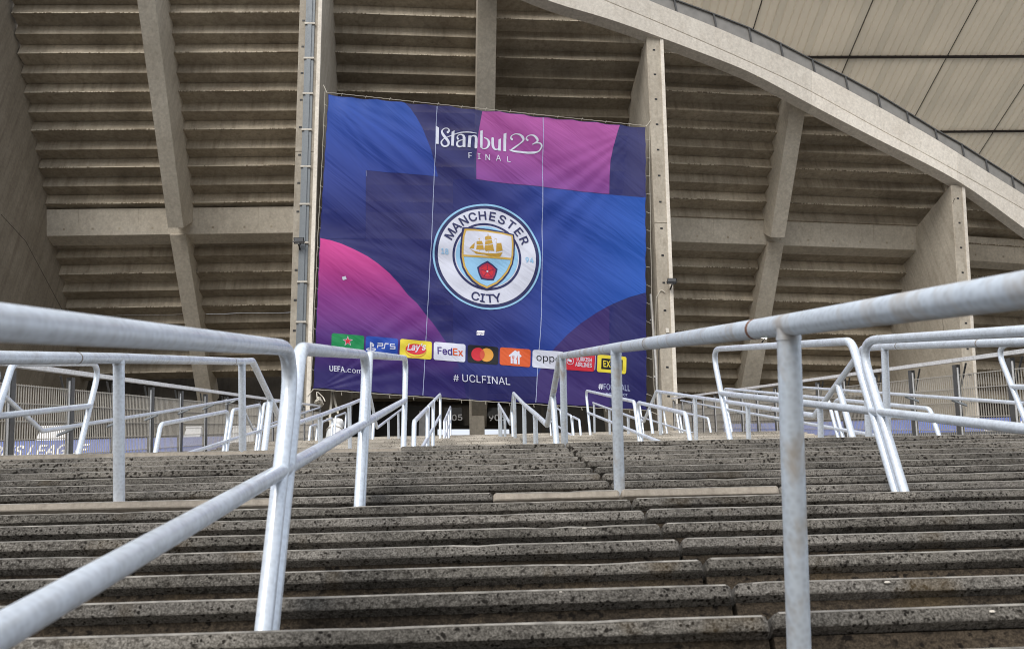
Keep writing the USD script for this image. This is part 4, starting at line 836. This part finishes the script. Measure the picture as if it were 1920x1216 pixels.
loops('looped railing along the right fence on the second flight', xD, 2, mk(2, [(8.75, 11.05), (11.2, 12.85), (12.95, 15.75)], .94), md(2, 9.2, 15.75))
loops('small looped railing by the right fence on the top flight', xD, 3, mk(3, [(17.15, 19.45), (19.7, 21.0), (21.5, 23.85)], .965), md(3, 18.4, 23.85))

# ================================================================ FENCES
def fence(label, fx, ys, zbar, base, sgn):
    """wire mesh panels square to the slope between dark posts, flat steel bar along the top"""
    t = thing('mesh_fence', label, 'fence', base)
    sg = math.atan(SL + .005); e1 = np.array([0, math.cos(sg), math.sin(sg)]); e2 = np.array([0, -math.sin(sg), math.cos(sg)]); ex = np.array([1.0, 0, 0])
    B = lambda y: np.array([fx, y, zbar(y)])
    H = 1.50
    for y in ys:
        p = B(y)
        M('post', bar(p - e2 * (H + .12), p - e2 * .06, .06, .09, e1), 'fence_post', t)
        M('post_flat', bar(p - e2 * (H + .10) - e1 * .05 + ex * sgn * .012, p - e2 * .10 - e1 * .05 + ex * sgn * .012, .012, .035, e1), 'steel_bar', t)
        M('brace', bar(p - e2 * .36 - e1 * .03 - ex * sgn * .03, p - e2 * .05 - e1 * .20 - ex * sgn * .03, .012, .022, ex), 'fence_post', t)
    for y0, y1 in zip(ys, ys[1:]):
        a, b = B(y0) + e1 * .06, B(y1) - e1 * .09; ln = np.linalg.norm(b - a); mb = MB(); n = int(round(ln / .054))
        for k in range(n + 1):
            q = a + (b - a) * k / n; mb.add(bar(q - e2 * (.19), q - e2 * (H + .02), .008, .008, e1))
        for hh in np.linspace(.20, H, 8):
            mb.add(bar(a - e2 * hh - ex * .006, b - e2 * hh - ex * .006, .010, .010, ex))
        M('mesh_panel', mb.out(), 'mesh_wire', t)
    M('top_bar', bar(B(ys[0]) - e1 * .5, B(ys[-1]) + e1 * .15, .05, .085, ex), 'steel_bar', t)
    M('curb', bar(B(ys[0]) - e2 * (H + .20) - e1 * 2, B(ys[-1]) - e2 * (H + .20), .16, .22, ex), 'concrete_floor', t)
    return t
zl = lambda y: 4.94 + (y - 7.99) * .5155
fence('wire mesh fence with a pale top bar along the left side of the stairs', FXL, [5.6, 6.8, 7.98, 9.2, 10.38, 11.58, 12.78, 13.98, 15.2, 16.4, 17.6, 18.8, 20.0, 21.2, 22.4, 23.6, 24.8], zl, (FXL, 15, 7), 1)
zr = lambda y: 5.42 + (y - 8.92) * .5165
fence('wire mesh fence with a pale top bar along the right side of the stairs', FXR, [5.9, 7.0, 8.08, 9.19, 10.29, 11.4, 12.5, 13.6, 14.66, 15.72, 16.8, 17.9, 18.95, 20.03, 21.1, 22.2, 23.3, 24.4, 25.5], zr, (FXR, 15, 7), -1)

# ================================================================ SMALL THINGS
def board(label, x0, x1, txt, tx, z0=10.104):
    t = thing('barrier_board', label, 'board', ((x0 + x1) / 2, 22, z0))
    M('board_panel', abox(x0, x1, 22.0, 22.06, z0, 11.22), 'board_blue', t)
    for x in np.arange(x0 + .3, x1, 1.6): M('foot', abox(x - .04, x + .04, 22.07, 22.5, z0, z0 + .08), 'black_metal', t)
    tm = meshkit.text_mesh(txt, .36, .006, True); v = np.array(tm.vertices); v[:, 0] *= .80; v[:, 1] *= .86
    x = tx + v[:, 0] + v[:, 1] * .18
    M('lettering', (np.stack([x, 21.998 - v[:, 2], 10.77 + v[:, 1]], 1), np.array(tm.faces)), 'white_paint', t)
board('blue lettered barrier board behind the fence left of the stairs', -16.5, -6.6, 'CHAMPIONS LEAGUE', -14.25)
board('blue barrier board behind the fence right of the stairs', 6.95, 20.5, 'CHAMPIONS LEAGUE', 14.15)
def cover(label, pa, pb, yt, yb):
    """white sheet over a low barrier, seen over the board: image corners on the plane Y = 22.6"""
    n = np.array([0, 1.0, 0]); P0 = np.array([0, 22.6, 0]); a, b = hit((pa, yb), P0, n), hit((pb, yb), P0, n); zt_ = hit((pa, yt), P0, n)[2]; w = (b[0] - a[0]) * .08
    t = thing('white_cover', label, 'cover', (a[0], 22.6, 10.1))
    M('sheet', loft([(a[0] - .1, 22.6, 10.104), (b[0] + .1, 22.6, 10.104), (b[0] + .1, 23.3, 10.104), (a[0] - .1, 23.3, 10.104)], [(a[0] + w, 22.75, zt_), (b[0] - w, 22.75, zt_), (b[0] - w, 23.15, zt_), (a[0] + w, 23.15, zt_)]), 'white_cover', t)
    M('edge_band', loft([(a[0] + w - .02, 22.73, zt_ - .03), (b[0] - w + .02, 22.73, zt_ - .03), (b[0] - w + .02, 23.17, zt_ - .03), (a[0] + w - .02, 23.17, zt_ - .03)], [(a[0] + w - .02, 22.73, zt_ + .02), (b[0] - w + .02, 22.73, zt_ + .02), (b[0] - w + .02, 23.17, zt_ + .02), (a[0] + w - .02, 23.17, zt_ + .02)]), 'white_paint', t)
cover('white sheeted barrier behind the left board, leftmost and widest', 62, 120, 795, 820); cover('white sheeted barrier behind the left board, between two fence posts', 340, 373, 796, 818); cover('white sheeted barrier behind the left board, nearest the piers', 428, 476, 795, 818)
# wrapped bundle standing on the plaza
bq = hit((629, 800), np.array([0, 25.2, 0]), np.array([0, 1.0, 0]))
t = thing('wrapped_bundle', 'bundle wrapped in white cloth at the top of the stairs under the banner', 'bundle', (bq[0], 25.2, PZ))
def lump(c, r, seed):
    m = trimesh.creation.icosphere(3, 1.0); v = np.array(m.vertices); v *= (1 + .22 * (meshkit.fbm(v * 2.2 + seed, 3) - .5))[:, None]
    v = np.sign(v) * np.abs(v) ** .8
    return v * np.array(r) + np.array(c), np.array(m.faces)
M('cloth', lump((bq[0], 25.2, PZ + .52), (.26, .26, .52), 3), 'white_cover', t, smooth=True); M('cloth_top', lump((bq[0] + .05, 25.2, PZ + 1.02), (.20, .20, .16), 8), 'white_cover', t, smooth=True)
for z in (.45, .8): M('binding', tube([(bq[0] + .275 * math.cos(a), 25.2 + .275 * math.sin(a), PZ + z + .02 * math.sin(3 * a)) for a in np.linspace(0, 6.283, 24)], .014, 6), 'rope', t, smooth=40)
# steel prop frame below the banner's left corner
P0 = np.array([0, 27.6, 0]); nY = np.array([0, 1.0, 0])
t = thing('prop_frame', 'thin steel prop frame below the banner, beside the left pier', 'frame', (hit((622, 790), P0, nY)[0], 27.6, PZ))
for (a, b) in (((623, 732), (618, 790)), ((624, 736), (634, 775)), ((612, 786), (634, 786))): M('strut', bar(hit(a, P0, nY), hit(b, P0, nY), .07, .07, (0, 1, 0)), 'rope', t)
q = hit((620, 790), P0, nY); M('strut', bar((q[0], 27.6, PZ), (q[0], 27.6, q[2]), .07, .07, (0, 1, 0)), 'rope', t)
# coil of rope on the end of the left fence
fe = np.array([FXL, 24.6, zl(24.6)])
t = thing('rope_coil', 'coil of pale rope lying on the top bar at the end of the left fence', 'rope', tuple(fe + np.array([0, 0, .04])))
pts = [(fe[0] + (.14 - .002 * k) * math.cos(k * .7), fe[1] + (.20 - .002 * k) * math.sin(k * .7), fe[2] + .07 + .0035 * k + .03 * math.sin(k * 1.9)) for k in range(60)]
M('coil', tube(pts, .018, 6), 'rope', t, smooth=40); M('loose_end', tube(fillet([(fe[0] - .05, fe[1], fe[2] + .2), (fe[0] - .12, fe[1], fe[2] + .55), (fe[0] + .10, fe[1] + .1, fe[2] + .35), (fe[0] + .2, fe[1] - .1, fe[2] + .1)], .1), .016, 6), 'rope', t, smooth=40)
# cable duct on the left pier
lt, lb, rt, rb, zt_ = PE[1]
t = thing('cable_duct', 'grey blue metal cable duct running up the front of the left pier', 'duct', tuple((along(lt, lb, PZ) + along(rt, rb, PZ)) / 2))
rd1 = PIER[1][1]; tg1 = PIER[1][2]; fr = [.30, .74]
def dpt(z, fx, d): l, r = along(lt, lb, z), along(rt, rb, z); return l + (r - l) * fx - rd1 * d
zz = [PZ, 16.2, 18.9, 21.6, 24.3, 27.0, 29.7, 35.9]
for a, b in zip(zz, zz[1:]):
    for f0, f1, d in ((.30, .40, .05), (.40, .58, .09), (.58, .70, .05)):
        M('duct_length', loft([dpt(a + .006, f0, -.01), dpt(a + .006, f1, -.01), dpt(a + .006, f1, d), dpt(a + .006, f0, d)], [dpt(b - .006, f0, -.01), dpt(b - .006, f1, -.01), dpt(b - .006, f1, d), dpt(b - .006, f0, d)]), 'duct_grey', t)
for z in np.arange(16.2, 35, 1.35): M('clamp', loft([dpt(z, .27, -.01), dpt(z, .73, -.01), dpt(z, .73, .10), dpt(z, .27, .10)], [dpt(z + .06, .27, -.01), dpt(z + .06, .73, -.01), dpt(z + .06, .73, .10), dpt(z + .06, .27, .10)]), 'mesh_wire', t)
# floodlights
def flood(label, i, px, lit=False, plane=None):
    p = pfront(i, px) if plane is None else plane
    rd, tg = radial(PB[i][3]), tang(PB[i][3]); u = np.array([0, 0, 1.0])
    t = thing('floodlight', label, 'floodlight', tuple(p), None)
    d = -rd; nrm = d * .5 - u * .86; nrm /= np.linalg.norm(nrm); v2 = np.cross(tg, nrm)
    c = p + d * .34 + u * .08
    M('housing', loft([c + tg * a * .18 + v2 * b * .12 for a, b in ((-1, -1), (1, -1), (1, 1), (-1, 1))], [c - nrm * .10 + tg * a * .13 + v2 * b * .08 for a, b in ((-1, -1), (1, -1), (1, 1), (-1, 1))]), 'black_metal', t)
    for k in ((-1, 0, 1) if lit else (0,)):
        w, h = (.165, .03) if lit else (.15, .095)
        M('lamp', obox(c + nrm * .012 + v2 * k * .08, [tg, v2, nrm], (w, h, .008)), 'lamp_lit' if lit else 'lamp_glass', t)
    M('bracket', bar(p + d * .0 - u * .06, p + d * .36 - u * .06, .05, .04), 'black_metal', t); M('yoke', bar(c - tg * .21 - u * .04, c + tg * .21 - u * .04, .03, .03), 'black_metal', t)
    for s in (-1, 1): M('yoke_arm', bar(c + tg * s * .205 - u * .06, c + tg * s * .205 + u * .02, .02, .03), 'black_metal', t)
    return t
flood('unlit black floodlight bracketed to the left pier over the cable duct', 1, (563, 466)); flood('unlit black floodlight on the pier right of the banner', 2, (1256, 540))
n_ = splane(S2, 4.3); n_ = -n_ if np.dot(n_, F) > 0 else n_
flood('lit white floodlight low on the raker beam right of the banner', 2, None, True, hit((1428, 640), S2 + n_ * 1.12, n_))
n_ = splane(S1, 2.6); n_ = -n_ if np.dot(n_, F) > 0 else n_
flood('lit floodlight shining through the lower middle of the banner', 2, None, True, hit((900, 634), S1 + n_ * 1.5, n_))
# conduit and cables on the right pier
lt2, lb2, rt2, rb2, _ = PE[2]; rdp = radial(4.0); tgp = tang(4.0)
side = lambda z, dep: along(lt2, lb2, z) + rdp * dep - tgp * .05
t = thing('conduit', 'pale pipe running down the side of the pier right of the banner', 'pipe', tuple(side(PZ, .5)))
M('pipe', tube([side(20.2, .9), side(17.5, .55), side(PZ, .30)], .055, 10), 'steel_bar', t, smooth=40)
for z in (19.2, 17.0, 15.0): M('clip', obox(side(z, .62 + (z - 17) * .12), np.eye(3), (.07, .07, .03)), 'steel_bar', t)
t = thing('cable', 'thin dark cable looping from the floodlight down the pier right of the banner', 'cable', tuple(side(19, .3)))
l2 = lambda z, f_: along(lt2, lb2, z) + (along(rt2, rb2, z) - along(lt2, lb2, z)) * f_ - rdp * .04
M('cable_run', tube(fillet([l2(19.75, .45), l2(19.85, .2), side(19.6, .05), side(17.0, .9)], .1), .018, 6), 'rope', t, smooth=40)
M('cable_run', tube(fillet([l2(18.1, .5), l2(18.0, .3), side(17.7, .05), side(15.2, .8)], .1), .014, 6), 'cable', t, smooth=40)
M('junction_box', obox(l2(18.35, .5), np.eye(3), (.06, .03, .10)), 'mesh_wire', t)
